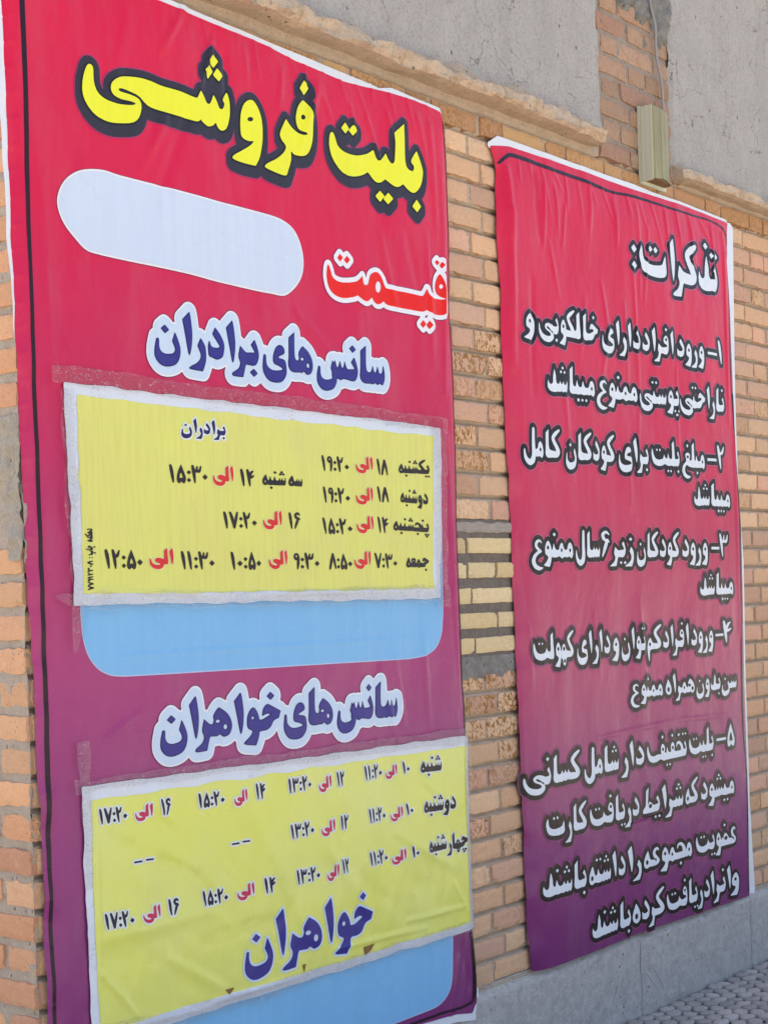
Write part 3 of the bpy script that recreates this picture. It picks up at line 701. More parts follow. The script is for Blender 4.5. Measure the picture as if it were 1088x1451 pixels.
pav = link_mesh('pavement', tv, tf_, M_TILE, smooth=True, attrs={'tile_colour': ('FLOAT_COLOR', tcol)})
tag(pav, kind='structure')
# ------------------------------------------------------------------ banner surfaces: how far the film stands off the wall
def ridge_field(ridges):
    """folds given by two photo points, height in mm and half-width in photo pixels"""
    R = []
    for x1, y1, x2, y2, am, w in ridges:
        a, b = P(x1, y1, 0.02), P(x2, y2, 0.02)
        R.append((a, b, am * 0.0014, 0.8 * w * scale_at((x1 + x2) / 2, (y1 + y2) / 2)))
    def f(s, z):
        o = np.zeros(np.shape(s))
        for (ax, az), (bx, bz), am, w in R:
            ex, ez = bx - ax, bz - az; L2 = ex * ex + ez * ez
            t = ((s - ax) * ex + (z - az) * ez) / L2; tc = np.clip(t, 0, 1)
            d2 = (s - ax - tc * ex) ** 2 + (z - az - tc * ez) ** 2
            o = o + am * np.exp(-d2 / (w * w)) * (0.35 + 0.65 * np.sin(np.pi * np.clip(0.15 + 0.85 * tc, 0, 1)))
        return o
    return f
def poly_at(pts, off=0.02): return [P(q[0], q[1], off) + tuple(q[2:]) for q in pts]
def edge_curve(pts, off=0.02):
    w = sorted((P(x, y, off)[1], P(x, y, off)[0]) for x, y in pts); zz = [q[0] for q in w]; ss = [q[1] for q in w]
    return lambda z: np.interp(z, zz, ss)
L_LEFT = [(5, -60), (7, 0), (13.4, 145), (18.6, 250), (20.7, 333), (25, 395), (27, 467), (31, 540), (34, 612), (40, 716), (44.5, 835), (51.7, 933), (55, 1037), (59.3, 1125), (65, 1188), (67, 1257), (68.5, 1348), (72, 1439), (78, 1600)]
L_RIGHT = [(629.5, 165), (632, 178), (633.5, 202), (635.5, 233), (636.5, 274), (638.6, 336), (638, 440), (643.5, 512), (645.5, 574), (648.6, 636), (650.7, 740), (653.5, 803), (656.5, 885), (658.6, 968), (662, 1000), (667, 1130), (672, 1250), (675.6, 1324), (678.5, 1369), (680, 1401)]
L_TOP = [(5, -72), (120, -36), (225, 0), (380, 63), (421, 85), (490, 114), (545, 128), (587, 141), (622, 157)]
L_BOT = [(677, 1411), (668, 1436), (645, 1438), (598, 1451), (400, 1530), (78, 1655)]
R_LEFT = [(698.5, 204.5), (704, 222), (708, 241), (707, 274), (708, 326), (711, 357), (715, 419), (715, 450), (718, 533), (721, 595), (724, 657), (729, 735), (729, 782), (733, 885), (736, 968), (738, 1000), (742, 1103), (747, 1207), (751, 1300), (756, 1365), (759, 1377)]
R_TOP = [(698.5, 204.5), (723.6, 206), (783, 225), (840, 245), (900, 268), (960, 288), (1036, 316)]
R_RIGHT = [(1036, 316), (1033, 370), (1038, 443), (1040.5, 515), (1043, 600), (1048, 670), (1053, 745), (1057.6, 938), (1063.4, 1131), (1067, 1268)]
R_BOT = [(761, 1378), (840, 1348), (899, 1324), (977, 1298), (1061, 1269.5)]

nA, nB, nC = sinnoise(101, 14, 0.5, 3), sinnoise(102, 20, 2.5, 9), sinnoise(103, 22, 8, 26)
ridL = ridge_field([(262, 5, 225, 75, 5, 7), (301, 55, 283, 120, 5, 6), (318, 78, 322, 150, -3, 9), (232, 170, 200, 240, 4, 10), (262, 170, 205, 330, -3, 12), (452, 120, 424, 215, 5, 8),
                    (437, 115, 430, 160, -3, 8), (497, 150, 503, 190, 4, 5), (520, 165, 540, 235, 3.5, 5), (548, 160, 560, 225, 3.5, 5), (590, 165, 604, 240, 4, 6), (606, 175, 616, 330, 5, 7),
                    (622, 240, 628, 560, 5, 5), (600, 330, 612, 520, 3, 7), (538, 330, 560, 440, 3, 8), (575, 330, 592, 420, -2.5, 9), (455, 130, 470, 170, 3, 5), (400, 95, 396, 150, 3, 6),
                    (345, 65, 350, 120, 3, 6), (180, 20, 150, 160, 3, 16), (110, 240, 100, 500, 3, 20), (60, 250, 75, 520, 2.5, 9), (630, 620, 650, 1000, 5, 5), (640, 860, 652, 1030, -3, 5),
                    (540, 950, 560, 1050, 3, 8), (600, 900, 608, 1030, 3, 7), (560, 930, 574, 1030, 2.5, 6), (668, 1330, 674, 1430, 6, 4), (655, 1340, 664, 1400, -4, 5), (648, 1360, 640, 1432, 4, 6), (662, 1322, 655, 1420, 3, 3),
                    (170, 930, 580, 905, 1.6, 3), (150, 1050, 200, 1010, 2, 8), (420, 440, 470, 500, 2, 8), (330, 300, 350, 400, 2, 10)])
ridP = ridge_field([(x + 2, y, x + 14, y - 5 + (k % 3) * 3, 1.6, 3.2) for k, (x, y) in enumerate([(7 + 0.040 * y, y) for y in range(20, 1440, 37)])] + [(x, -0.5 + 0.372 * (x - 225) + 6, x + 2 + (k % 4) * 5, 0.372 * (x - 225) + 30 + (k % 3) * 16, 2.0, 3.5) for k, x in enumerate(range(240, 625, 24))])
eL0, eL1, tL = edge_curve(L_LEFT), edge_curve(L_RIGHT), P(400, 72, 0.02)[1]
rippleE = sinnoise(104, 12, 4, 14)
def surfL(s, z):
    s = np.asarray(s, float); z = np.asarray(z, float)
    dl = np.clip((s - eL0(z)) / 0.05, 0, 1); dr = np.clip((eL1(z) - s) / 0.045, 0, 1); dt = np.clip((2.78 - z) / 0.10, 0, 1)
    roll = np.sin(dl * np.pi / 2) ** 0.8 * np.sin(dr * np.pi / 2) ** 0.7
    h = 0.007 + 0.015 * roll * (0.5 + 0.5 * dt) + 0.0030 * nA(s, z * 0.5) + 0.0010 * nB(s * 1.4, z * 0.35) + ridL(s, z) + ridP(s, z)
    return np.maximum(h + 0.0022 * (1 - dl) * rippleE(s * 0, z), 0.0046)
ridR = ridge_field([(718, 240, 722, 330, 9, 9), (722, 300, 728, 520, 7, 10), (757, 245, 764, 340, -5, 6), (770, 262, 768, 350, 4, 5), (785, 262, 790, 330, 3, 4), (800, 290, 796, 350, 3, 4), (752, 400, 756, 560, -3, 7),
                    (836, 262, 834, 330, 3, 5), (868, 280, 872, 350, 3, 5), (900, 290, 904, 420, 3, 5), (893, 380, 905, 560, 3, 5), (915, 320, 910, 430, 2.5, 4), (882, 430, 890, 560, 2.5, 4), (850, 400, 862, 480, 2.5, 5),
                    (940, 300, 944, 380, 3, 4), (975, 310, 978, 400, 3, 4), (1005, 320, 1008, 420, 3, 4), (905, 560, 900, 680, 2, 5), (890, 640, 892, 720, 2, 4), (828, 420, 820, 520, 2, 6), (775, 340, 790, 420, 2.5, 5),
                    (842, 1047, 960, 1020, 1.4, 3), (960, 1020, 1045, 1012, 1.2, 3), (840, 870, 850, 960, 2, 5), (905, 850, 915, 960, 2, 5), (860, 470, 850, 560, 2, 6), (740, 1000, 748, 1180, 3, 5), (1022, 330, 1030, 600, 4, 4), (1036, 560, 1046, 900, 3, 4),
                    (735, 760, 748, 880, -4, 6), (746, 880, 752, 980, 3, 5), (890, 1165, 935, 1150, 1.2, 3), (955, 520, 958, 640, 2, 4), (800, 560, 806, 640, 2, 6)])
ridQ = ridge_field([(x, 0.337 * (x - 700) + 214, x + 1 + (k % 4) * 4, 0.337 * (x - 700) + 245 + (k % 3) * 18, 2.2, 3.2) for k, x in enumerate(range(735, 1030, 17))])
eR0, eR1 = edge_curve(R_LEFT), edge_curve(R_RIGHT)
nD, nE = sinnoise(111, 14, 0.6, 3), sinnoise(112, 20, 2.5, 10)
def surfR(s, z):
    s = np.asarray(s, float); z = np.asarray(z, float)
    dl = np.clip((s - eR0(z)) / 0.085, 0, 1); dr = np.clip((eR1(z) - s) / 0.05, 0, 1); dt = np.clip((2.72 - z) / 0.12, 0, 1)
    roll = np.sin(dl * np.pi / 2) ** 0.7 * np.sin(dr * np.pi / 2) ** 0.7
    h = 0.006 + 0.020 * roll * (0.45 + 0.55 * dt) + 0.0026 * nD(s, z * 0.5) + 0.0009 * nE(s * 1.5, z * 0.3) + ridR(s, z) + ridQ(s, z)
    return np.maximum(h + 0.0015 * (1 - dl) * rippleE(s * 0 + 1, z), 0.0046)

GRID = 0.006
def blob(poly, step=GRID, pad=0.02, level=0.0, holes=()):
    F = Field([poly], step, pad); F.add(poly, 9.0)
    for h in holes: F.add(h, 9.0, hole=True)
    return F.contour(level)
M_WHITE = ink('white_film', (214, 218, 224), 0.42)

# ------------------------------------------------------------------ lettering
CROP = {'T1': (100, 60, 4.185), 'T2': (320, 80, 3.4), 'Q': (440, 330, 5.18), 'L4': (190, 420, 5.726), 'L5': (360, 440, 5.44), 'L6': (200, 970, 5.44), 'L7': (380, 940, 5.18), 'L8': (330, 1250, 5.18),
        'S1': (80, 520, 3.886), 'S2': (340, 580, 3.627), 'S3': (80, 700, 3.886), 'S4': (340, 720, 3.627), 'T5': (100, 1080, 3.627), 'T6': (380, 1030, 3.627),
        'R1': (730, 310, 3.4), 'R2': (730, 500, 3.4), 'R3': (730, 720, 3.4), 'R4': (730, 860, 3.297), 'R5': (730, 1000, 3.297), 'R6': (730, 1120, 3.297)}
def px(crop, x, y):
    x0, y0, sc = CROP[crop]; return x0 + x / sc, y0 + y / sc
def place(text, A, B, height, off):
    """lay the text with its right end at photo point A and its left end at B, letters `height` metres tall"""
    so, ho, adv = layout(text)
    a, b = P(*A, off), P(*B, off); ux, uz = (b[0] - a[0]) / adv, (b[1] - a[1]) / adv
    tr = lambda p: [(a[0] + u * ux, a[1] + u * uz + v * height) for u, v in p]
    return [tr(p) for p in so], [tr(p) for p in ho]
def word(crop, text, xr, yr, xl, yl, hz, off=0.022):
    A, B = px(crop, xr, yr), px(crop, xl, yl)
    return place(text, A, B, hz / CROP[crop][2] * scale_at((A[0] + B[0]) / 2, (A[1] + B[1]) / 2), off)
def traced(crop, pts, off=0.022):
    return smooth([P(*px(crop, q[0], q[1]), off) + tuple(q[2:]) for q in pts])
def lettering(name, parts, layers, surf, parent, step, base=0.0010, shift=None):
    """one mesh per piece of writing; layers (bottom to top): (spread in metres, material, shadow drop or None)"""
    so = [p for q in parts for p in q[0]]; ho = [p for q in parts for p in q[1]]
    top = max(l[0] for l in layers) + (0.03 if any(l[2] for l in layers) else 0) + 0.004
    F = Field(so, step, top + step * 2)
    for p in so: F.add(p, top + step * 2)
    D0 = F.d.copy()
    for h in ho: F.add(h, 9.0, hole=True)
    Dh = F.d
    res = []
    for i, (sp, mat, drop) in enumerate(layers):
        D = Dh
        if drop:
            D = Dh.copy()
            for (dx, dz) in drop:
                kx, kz = int(round(dx / step)), int(round(dz / step))
                D = np.minimum(D, np.roll(np.roll(Dh, kx, 1), kz, 0))
        V, Fc = F.contour(sp, D); res.append((V, Fc, mat, base + 0.0006 * i))
    return film(name, res, surf, parent)

# ------------------------------------------------------------------ the left banner: ticket prices and hours
price = empty('price_banner', (*P(640, 200)[:1], -0.02, 0.24), 'large crimson to purple banner with yellow heading and two pasted yellow timetables', 'banner')
L_poly = poly_at(L_LEFT + L_BOT[::-1] + L_RIGHT[::-1] + L_TOP[::-1])
gradL = gradient_ink('crimson_purple_print', 2.80, 0.25, [(0.0, (208, 18, 58)), (0.22, (204, 20, 66)), (0.38, (188, 32, 80)), (0.50, (174, 48, 98)), (0.62, (162, 56, 110)), (0.75, (142, 52, 110)), (1.0, (118, 46, 104))], 0.36)
V, Fc = blob(L_poly); p_sheet = film('printed_sheet', [(V, Fc, gradL, 0.0)], surfL, price)
hemL = poly_at([(-3, -76), (0, 0), (4, 145), (12, 250), (15, 333), (22, 395), (25.5, 460), (27.5, 480), (33, 480), (30, 330), (20, 0), (20, -60), (225, 12), (400, 90), (545, 140), (600, 160), (627, 172), (628, 160), (624, 152.5), (590, 138), (556, 123), (540, 123.5), (518, 112.5), (457, 88), (380, 56), (225, -8), (120, -44)])
V, Fc = blob(hemL); film('white_hem', [(V, Fc, M_WHITE, -0.0012)], surfL, price)
hemB = poly_at([(676, 1395), (683, 1402), (683, 1415), (674, 1446), (645, 1449), (600, 1462), (400, 1541), (76, 1668), (76, 1645), (400, 1518), (598, 1440), (645, 1427), (664, 1424)])
V, Fc = blob(hemB); film('white_hem', [(V, Fc, M_WHITE, -0.0012)], surfL, price)
M_BLACK = ink('black_ink', (48, 40, 50), 0.36); M_LINE = ink('dark_line_ink', (40, 24, 36), 0.36)
def line_poly(pts, w): return [P(q[0], q[1], 0.022) for q in stroke([(x, y, w0 if not callable(w) else w) for (x, y, *r) in pts for w0 in ((r[0] if r else w),)], 4)]
bl = [(29, -60, 7), (30.6, 0, 6.5), (35, 103, 6), (38, 186, 6), (41, 289, 5.5), (41.5, 312, 5.5), (44.5, 374, 4.6), (47.5, 457, 5), (50, 540, 5), (54.8, 643, 5), (60.5, 809, 5), (61.5, 835, 5), (66, 975, 5.4), (70.3, 1120, 6), (74, 1257, 4.2), (78.7, 1416, 4), (84, 1600, 4)]
bR = [(627.5, 172, 3), (631, 210, 2), (634, 300, 1.6), (636, 440, 1.6), (646, 640, 1.6), (653, 900, 3), (657.5, 990, 4), (661, 1080, 4), (668, 1322, 4), (671, 1405, 4), (660, 1425, 3.6), (598, 1446, 3.6), (400, 1524, 4), (90, 1648, 4)]
for q in (bl, bR):
    V, Fc = blob(line_poly(q, 5), 0.0025); film('border_line', [(V, Fc, M_LINE, 0.0008)], surfL, p_sheet)
# the blanked-out price field and the two pale blue fields
pill = smooth(poly_at([(120, 241), (145, 242), (170, 250), (235, 266), (300, 283), (360, 299), (400, 312), (420, 331), (430, 365), (426, 395), (405, 417), (382, 415), (350, 408), (300, 396), (250, 383.5), (180, 369), (140, 360), (120, 353), (104, 337), (88, 311), (81, 285), (87, 262), (101, 247)]))
FW = Field([pill], 0.004, 0.02); FW.add(pill, 9)
M_PALE, M_EDGE, M_DEEP = ink('blank_field_ink', (196, 208, 224), 0.40), ink('white_ink', (226, 222, 228), 0.40), ink('deep_red_ink', (120, 22, 66), 0.4)
film('price_field', [(*FW.contour(0.003), M_DEEP, 0.0006), (*FW.contour(0.0015), M_EDGE, 0.0012), (*FW.contour(-0.003), M_PALE, 0.0018)], surfL, p_sheet)
blue1 = smooth(poly_at([(112, 700, 1), (114, 800), (115, 862), (116.5, 888), (119, 908), (126, 930), (138, 946), (152, 954), (168, 957), (200, 956), (300, 950), (450, 940.5), (560, 934), (588, 931.5), (606, 926), (618, 915), (624, 898), (625.5, 880), (626, 850), (622, 700, 1)]))
blue2 = smooth(poly_at([(134, 1250, 1), (136, 1450), (138, 1540), (142, 1580), (154, 1600), (175, 1605), (210, 1590), (400, 1514), (500, 1473), (560, 1449), (600, 1433), (618, 1425), (629, 1415), (636, 1402), (639, 1385), (640, 1360), (640.5, 1326), (640, 1250, 1)]))
M_BLUE, M_BEDGE = ink('sky_blue_ink', (122, 178, 220), 0.36), ink('pale_blue_edge', (176, 190, 222), 0.4)
for b in (blue1, blue2):
    FB = Field([b], 0.005, 0.02); FB.add(b, 9)
    film('blue_field', [(*FB.contour(0.003), M_BEDGE, 0.0006), (*FB.contour(0.0), M_BLUE, 0.0012)], surfL, p_sheet)
# heading, traced
M_YEL, M_DARK, M_HALO = ink('yellow_ink', (226, 228, 48), 0.36), ink('charcoal_ink', (50, 46, 56), 0.36), ink('mauve_halo_ink', (150, 60, 110), 0.4)
tit = [traced('T1', ((105, 128), (125, 150), (130, 230), (150, 290), (190, 332), (240, 356), (300, 369), (355, 372), (378, 363), (345, 349), (290, 336), (245, 313), (228, 280), (232, 243), (260, 216), (310, 203), (400, 210), (470, 230), (540, 260), (640, 290), (720, 322), (748, 328, 1), (770, 282, 1), (790, 320),
    (808, 358), (828, 358), (848, 308, 1), (868, 345), (885, 388), (905, 390), (915, 360), (905, 335), (932, 290, 1), (945, 350), (945, 430), (930, 500), (905, 520), (880, 508), (862, 470, 1), (845, 490), (815, 495), (785, 475), (768, 455, 1), (745, 468), (680, 450), (560, 415), (470, 385), (433, 358), (395, 318), (340, 290), (292, 273),
    (272, 279), (286, 292), (345, 310), (395, 335), (412, 370), (410, 410), (395, 450), (365, 474), (310, 480), (220, 472), (140, 430), (85, 360), (62, 290), (65, 210), (85, 143)))]
for q in (((840, 68), (875, 112), (845, 150), (810, 105)), ((818, 132), (842, 172), (812, 215), (788, 160)), ((868, 150), (905, 195), (880, 230), (843, 190))): tit.append([P(*px('T1', *k), 0.022) for k in q])
tit += [traced('T2', q) for q in (((125, 208), (155, 245), (175, 310), (178, 400), (165, 480), (145, 525, 1), (90, 512), (40, 492), (38, 475), (80, 450), (120, 425), (135, 405), (110, 405), (78, 385), (70, 340), (72, 270), (90, 222)),
    ((380, 210), (405, 250), (418, 330), (415, 410), (395, 465), (365, 478), (330, 470), (315, 455), (315, 500), (295, 570, 1), (270, 568), (195, 535), (198, 515), (245, 490), (280, 460), (290, 430), (270, 400), (262, 365), (290, 298, 1), (315, 335), (340, 360), (372, 378), (388, 374), (380, 366), (350, 345), (338, 300), (345, 250), (360, 220)),
    ((912, 455, 1), (930, 510), (940, 560), (930, 620), (905, 655), (880, 650), (848, 615, 1), (825, 628), (800, 620), (765, 590, 1), (745, 605), (720, 600), (685, 555, 1), (650, 572), (600, 575), (555, 550), (515, 490), (498, 430), (500, 375), (512, 362), (525, 385), (540, 430), (575, 460), (625, 475), (670, 470), (690, 462), (712, 447, 1),
     (722, 480), (735, 500), (752, 490), (768, 465, 1), (780, 495), (795, 515), (808, 500), (806, 420), (805, 368, 1), (852, 325, 1), (855, 400), (858, 500), (870, 540), (893, 552), (899, 530), (886, 502)))]
for q in (((378, 112), (402, 150), (378, 185), (355, 150)), ((575, 315), (594, 345), (576, 370), (555, 342)), ((612, 328), (632, 355), (612, 380), (592, 354)), ((742, 645), (762, 672), (742, 700), (720, 670)), ((778, 655), (802, 685), (778, 712), (757, 685)), ((910, 690), (930, 725), (912, 752), (890, 722))):
    tit.append([P(*px('T2', *k), 0.022) for k in q])
tith = [[P(*px('T2', *k), 0.022) for k in ellipse(*e)] for e in ((118, 300, 15, 11), (373, 290, 10, 13))]
M_JET = ink('jet_ink', (30, 26, 32), 0.36)
drop = [(0.0, -0.003 * k) for k in range(0, 5)]
lettering('heading_lettering', [(tit, tith)], [(0.0205, M_HALO, drop), (0.0182, M_DARK, drop), (0.0042, M_JET, None), (0.0, M_YEL, None)], surfL, p_sheet, 0.0030)
# the second heading, traced
qei = [traced('Q', ((135, 230), (150, 270), (165, 320), (200, 350), (250, 362), (320, 358), (350, 345), (380, 313, 1), (390, 372), (418, 378), (430, 340), (440, 305), (470, 286), (500, 292), (525, 330), (545, 388), (570, 410), (700, 440), (790, 462), (812, 458), (835, 410, 1), (850, 455), (880, 480), (940, 491), (962, 487), (935, 472), (905, 447), (893, 400), (905, 340),
    (930, 305), (950, 340), (966, 420), (972, 500), (975, 570), (955, 604), (890, 600), (832, 568, 1), (800, 580), (700, 560), (570, 530), (537, 500, 1), (510, 520), (480, 515), (450, 472, 1), (425, 498), (395, 495), (345, 457, 1), (310, 470), (240, 475), (180, 450), (140, 400), (122, 320), (125, 250)))]
for q in (((218, 150), (240, 180), (220, 208), (198, 180)), ((268, 165), (290, 195), (268, 225), (246, 195)), ((910, 198), (928, 220), (912, 242), (893, 218)), ((944, 214), (958, 240), (942, 266), (928, 240)), ((808, 640), (830, 672), (808, 700), (786, 672)), ((852, 645), (876, 680), (852, 710), (830, 680))): qei.append([P(*px('Q', *k), 0.022) for k in q])
qh = [[P(*px('Q', *k), 0.022) for k in ellipse(*e)] for e in ((498, 395, 19, 42), (937, 396, 12, 17))]
M_RED, M_NAVYLINE = ink('red_ink', (222, 26, 18), 0.36), ink('navy_line_ink', (70, 40, 96), 0.36)
lettering('price_lettering', [(qei, qh)], [(0.0140, M_NAVYLINE, None), (0.0125, M_EDGE, None), (0.0, M_RED, None)], surfL, p_sheet, 0.0026)
# blue headings over the two timetables
M_NAVY, M_PBLUE, M_NAVYD = ink('navy_ink', (52, 48, 128), 0.36), ink('ice_blue_ink', (192, 208, 230), 0.4), ink('deep_navy_ink', (34, 30, 92), 0.36)
LAYB = [(0.0255, M_NAVYLINE, None), (0.0240, M_EDGE, None), (0.0195, M_PBLUE, None), (0.0012, M_NAVYD, None), (-0.0012, M_NAVY, None)]
lettering('hours_lettering', [word('L5', 'سانس', 1000, 575, 485, 505, 285), word('L5', 'های', 455, 488, 70, 440, 300), word('L4', 'برادران', 1015, 566, 160, 422, 338)], LAYB, surfL, p_sheet, 0.0026)
lettering('hours_lettering', [word('L7', 'سانس', 950, 388, 500, 427, 262), word('L7', 'های', 470, 436, 105, 474, 272), word('L6', 'خواهران', 1065, 344, 145, 446, 315)], LAYB, surfL, p_sheet, 0.0026)

# ------------------------------------------------------------------ the two yellow timetables pasted on it
def notice(name, label, outer, inner, seed, ridges, yellow, tears=()):
    root = empty(name, (*P(*outer[0])[:1], -0.03, P(*outer[-1])[1]), label, 'notice')
    rf = ridge_field(ridges); cr = sinnoise(seed, 26, 4, 22)
    def surf(s, z): return surfL(s, z) + np.maximum(0.0052 + 0.0006 * cr(s, z) + rf(s, z), 0.0036)
    po = poly_at([q + (1,) for q in outer], 0.026); F = Field([po], 0.005, 0.02)
    en = sinnoise(seed + 1, 14, 5, 40)
    F.add([(q[0], q[1]) for q in po], 9); X, Z = np.meshgrid(F.xs, F.ys); F.d = F.d + 0.0012 * en(X, Z)
    nt = NT('white_margin_' + name); n, rr = vinyl_finish(nt, 0.40, 0.10); p = nt.pos()
    k1 = nt.noise(nt.mapping(p, (1, 1, 1.3)), 48, 3, 0.55, 2.2); k2 = nt.noise(p, 8, 3)
    msk = nt.math('MULTIPLY', nt.ramp(k1, [(0.485, 0.0), (0.497, 0.85), (0.509, 0.0)]), nt.ramp(k2, [(0.50, 0.0), (0.58, 1.0)]))
    c = nt.mix(msk, alb((206, 212, 222)), (0.20, 0.16, 0.11))
    nt.out(c, rr, n, 0.5)
    film('white_margin', [(*F.contour(), nt.m, 0.0)], surf, root)
    pi = poly_at(inner, 0.026); F2 = Field([pi], 0.005, 0.02); F2.add([(q[0], q[1]) for q in pi], 9); X, Z = np.meshgrid(F2.xs, F2.ys); F2.d = F2.d + 0.0012 * en(X + 2, Z)
    yp = film('yellow_print', [(*F2.contour(), yellow, 0.0009)], surf, root)
    if tears:
        for t in tears:
            V, Fc = blob(poly_at(t, 0.026), 0.002); film('torn_spot', [(V, Fc, ink('brown_tear', (128, 98, 58), 0.8), 0.0022)], surf, yp)
    return root, surf, yp
nt = NT('yellow_paper_print'); n, rr = vinyl_finish(nt, 0.50); p = nt.pos()
c = nt.mix(nt.ramp(nt.noise(p, 7, 5), [(0.35, 0.0), (0.7, 0.7)]), alb((212, 213, 108)), alb((208, 203, 114)))
c = nt.mix(nt.ramp(nt.noise(nt.mapping(p, (120, 120, 9)), 1, 3), [(0.4, 0.0), (0.7, 0.3)]), c, alb((196, 184, 96)))
M_Y1 = nt.out(c, rr, n, 0.4)
nt = NT('lemon_vinyl_print'); n, rr = vinyl_finish(nt, 0.36); p = nt.pos()
c = nt.mix(nt.ramp(nt.noise(p, 4, 4), [(0.35, 0.0), (0.7, 0.6)]), alb((212, 214, 94)), alb((212, 215, 134)))
M_Y2 = nt.out(c, rr, n, 0.5)
men, surf1, men_p = notice('brothers_timetable', 'faded yellow timetable with white margin, taped on the banner between its two blue headings', [(92, 541), (300, 566), (500, 590), (622, 606), (624, 720), (625, 848.5), (420, 852), (106, 858), (99, 700)],
    [(110, 559, 1), (200, 570), (400, 594), (611, 618, 1), (613, 720), (614.5, 834, 1), (400, 838), (118.5, 842, 1), (114, 700)], 201,
    [(130, 838, 330, 842, 3, 4), (350, 842, 600, 836, 3, 4), (596, 800, 612, 836, 2.5, 4), (560, 780, 600, 834, 1.6, 6), (115, 600, 120, 830, 2, 4), (400, 600, 420, 720, 1, 14), (500, 640, 520, 760, 1, 16), (240, 660, 262, 780, 1, 14)], M_Y1)
women, surf2, women_p = notice('sisters_timetable', 'bright lemon timetable with large blue word at its foot, taped low on the banner', [(116, 1116), (400, 1078), (664, 1042), (669, 1180), (674.5, 1316), (568, 1348), (415, 1396), (245, 1451), (132, 1486), (127, 1427), (120, 1262)],
    [(128.5, 1135, 1), (400, 1095), (658.5, 1057, 1), (663, 1180), (667, 1308, 1), (568, 1337), (415, 1383), (245, 1432), (141, 1466, 1), (137, 1380), (131, 1250)], 211,
    [(140, 1380, 190, 1440, 5, 5), (160, 1170, 270, 1230, 3, 16), (200, 1190, 330, 1300, -3, 18), (350, 1150, 440, 1330, 3, 18), (460, 1200, 520, 1290, 2.5, 14), (560, 1180, 640, 1230, 2.5, 10), (150, 1330, 300, 1290, 3, 16),
     (240, 1360, 330, 1410, 2.5, 10), (300, 1330, 400, 1300, -2, 14), (575, 1305, 655, 1285, 3, 4), (470, 1345, 600, 1315, 3, 4), (650, 1080, 662, 1290, 3, 4), (640, 1250, 664, 1300, 2, 5), (300, 1420, 420, 1384, 3, 4), (180, 1455, 300, 1425, 3, 4), (134, 1150, 140, 1400, 2, 4), (590, 1100, 640, 1140, 2, 8), (200, 1120, 260, 1180, 2, 10)],
    M_Y2, [[(512.4, 1342.7), (528.8, 1337), (524, 1346), (515, 1354)], [(426.5, 1367.5), (432, 1366), (429.4, 1379)], [(317.6, 1403), (331.5, 1399.5), (328, 1405), (324, 1410)]])
M_TXT, M_TRED, M_TWHITE, M_TNAVY = ink('print_black', (42, 36, 40), 0.45), ink('print_red', (206, 44, 46), 0.45), ink('print_white', (214, 220, 214), 0.45), ink('print_navy', (32, 30, 92), 0.45)
M_THALO1 = ink('print_cream', (222, 218, 170), 0.45)
def rows(name, items, mat, root, surf, step, halo, halo_mat, grow=0.0):
    lay = ([(halo, halo_mat, None)] if halo else []) + [(grow, mat, None)]
    for c, t, xr, yr, xl, yl, h in items:
        lettering(name, [word(c, t, xr, yr, xl, yl, h, 0.027)], lay, surf, root, step, 0.0018)
DG = 1 / 0.85
rows('title_lettering', [('S1', 'برادران', 932, 378, 685, 360, 84)], M_TNAVY, men_p, surf1, 0.0013, 0.0042, M_TWHITE)
rows('day_lettering', [('S2', 'سه', 315, 398, 243, 392, 80), ('S2', 'شنبه', 232, 392, 115, 386, 80), ('S2', 'یکشنبه', 968, 333, 810, 326, 72), ('S2', 'دوشنبه', 963, 490, 820, 476, 76), ('S2', 'پنجشنبه', 970, 632, 785, 620, 72), ('S4', 'جمعه', 972, 305, 850, 303, 76)], M_TXT, men_p, surf1, 0.0013, 0, None, 0.0004)
rows('hour_lettering', [('S1', '۱۵:۳۰', 840, 642, 630, 636, 100 * DG), ('S2', '۱۴', 78, 398, 4, 394, 88 * DG), ('S2', '۱۸', 758, 341, 702, 334, 80 * DG), ('S2', '۱۹:۲۰', 562, 326, 420, 316, 80 * DG), ('S2', '۱۸', 764, 480, 706, 474, 78 * DG), ('S2', '۱۹:۲۰', 566, 487, 425, 480, 82 * DG),
    ('S2', '۱۴', 764, 638, 706, 634, 82 * DG), ('S2', '۱۵:۲۰', 578, 644, 420, 640, 82 * DG), ('S4', '۱۶', 310, 108, 248, 107, 84 * DG), ('S4', '۱۷:۲۰', 92, 107, -84, 105, 86 * DG), ('S4', '۷:۳۰', 812, 312, 690, 310, 78 * DG), ('S4', '۸:۵۰', 578, 316, 455, 315, 82 * DG), ('S4', '۹:۳۰', 406, 316, 272, 316, 86 * DG),
    ('S4', '۱۰:۵۰', 115, 316, -46, 318, 92 * DG), ('S3', '۱۱:۳۰', 882, 416, 694, 416, 100 * DG), ('S3', '۱۲:۵۰', 482, 414, 270, 412, 106 * DG)], M_TXT, men_p, surf1, 0.0013, 0, None, 0.0004)
rows('until_lettering', [('S1', 'الی', 976, 630, 865, 626, 86), ('S2', 'الی', 680, 312, 590, 306, 68), ('S2', 'الی', 680, 472, 590, 466, 70), ('S2', 'الی', 680, 618, 594, 614, 70), ('S4', 'الی', 213, 88, 120, 86, 74), ('S4', 'الی', 668, 292, 585, 290, 72), ('S4', 'الی', 240, 290, 150, 290, 74), ('S3', 'الی', 652, 386, 515, 386, 88)], M_TRED, men_p, surf1, 0.0013, 0.0022, M_THALO1, 0.0004)
def vertical(text, A, B, hpx, off=0.027):
    so, ho, adv = layout(text); a, b = P(*A, off), P(*B, off); k = (b[1] - a[1]) / adv; hm = hpx
    tr = lambda p: [(a[0] - v * hm, a[1] + u * k) for u, v in p]
    return [tr(p) for p in so], [tr(p) for p in ho]
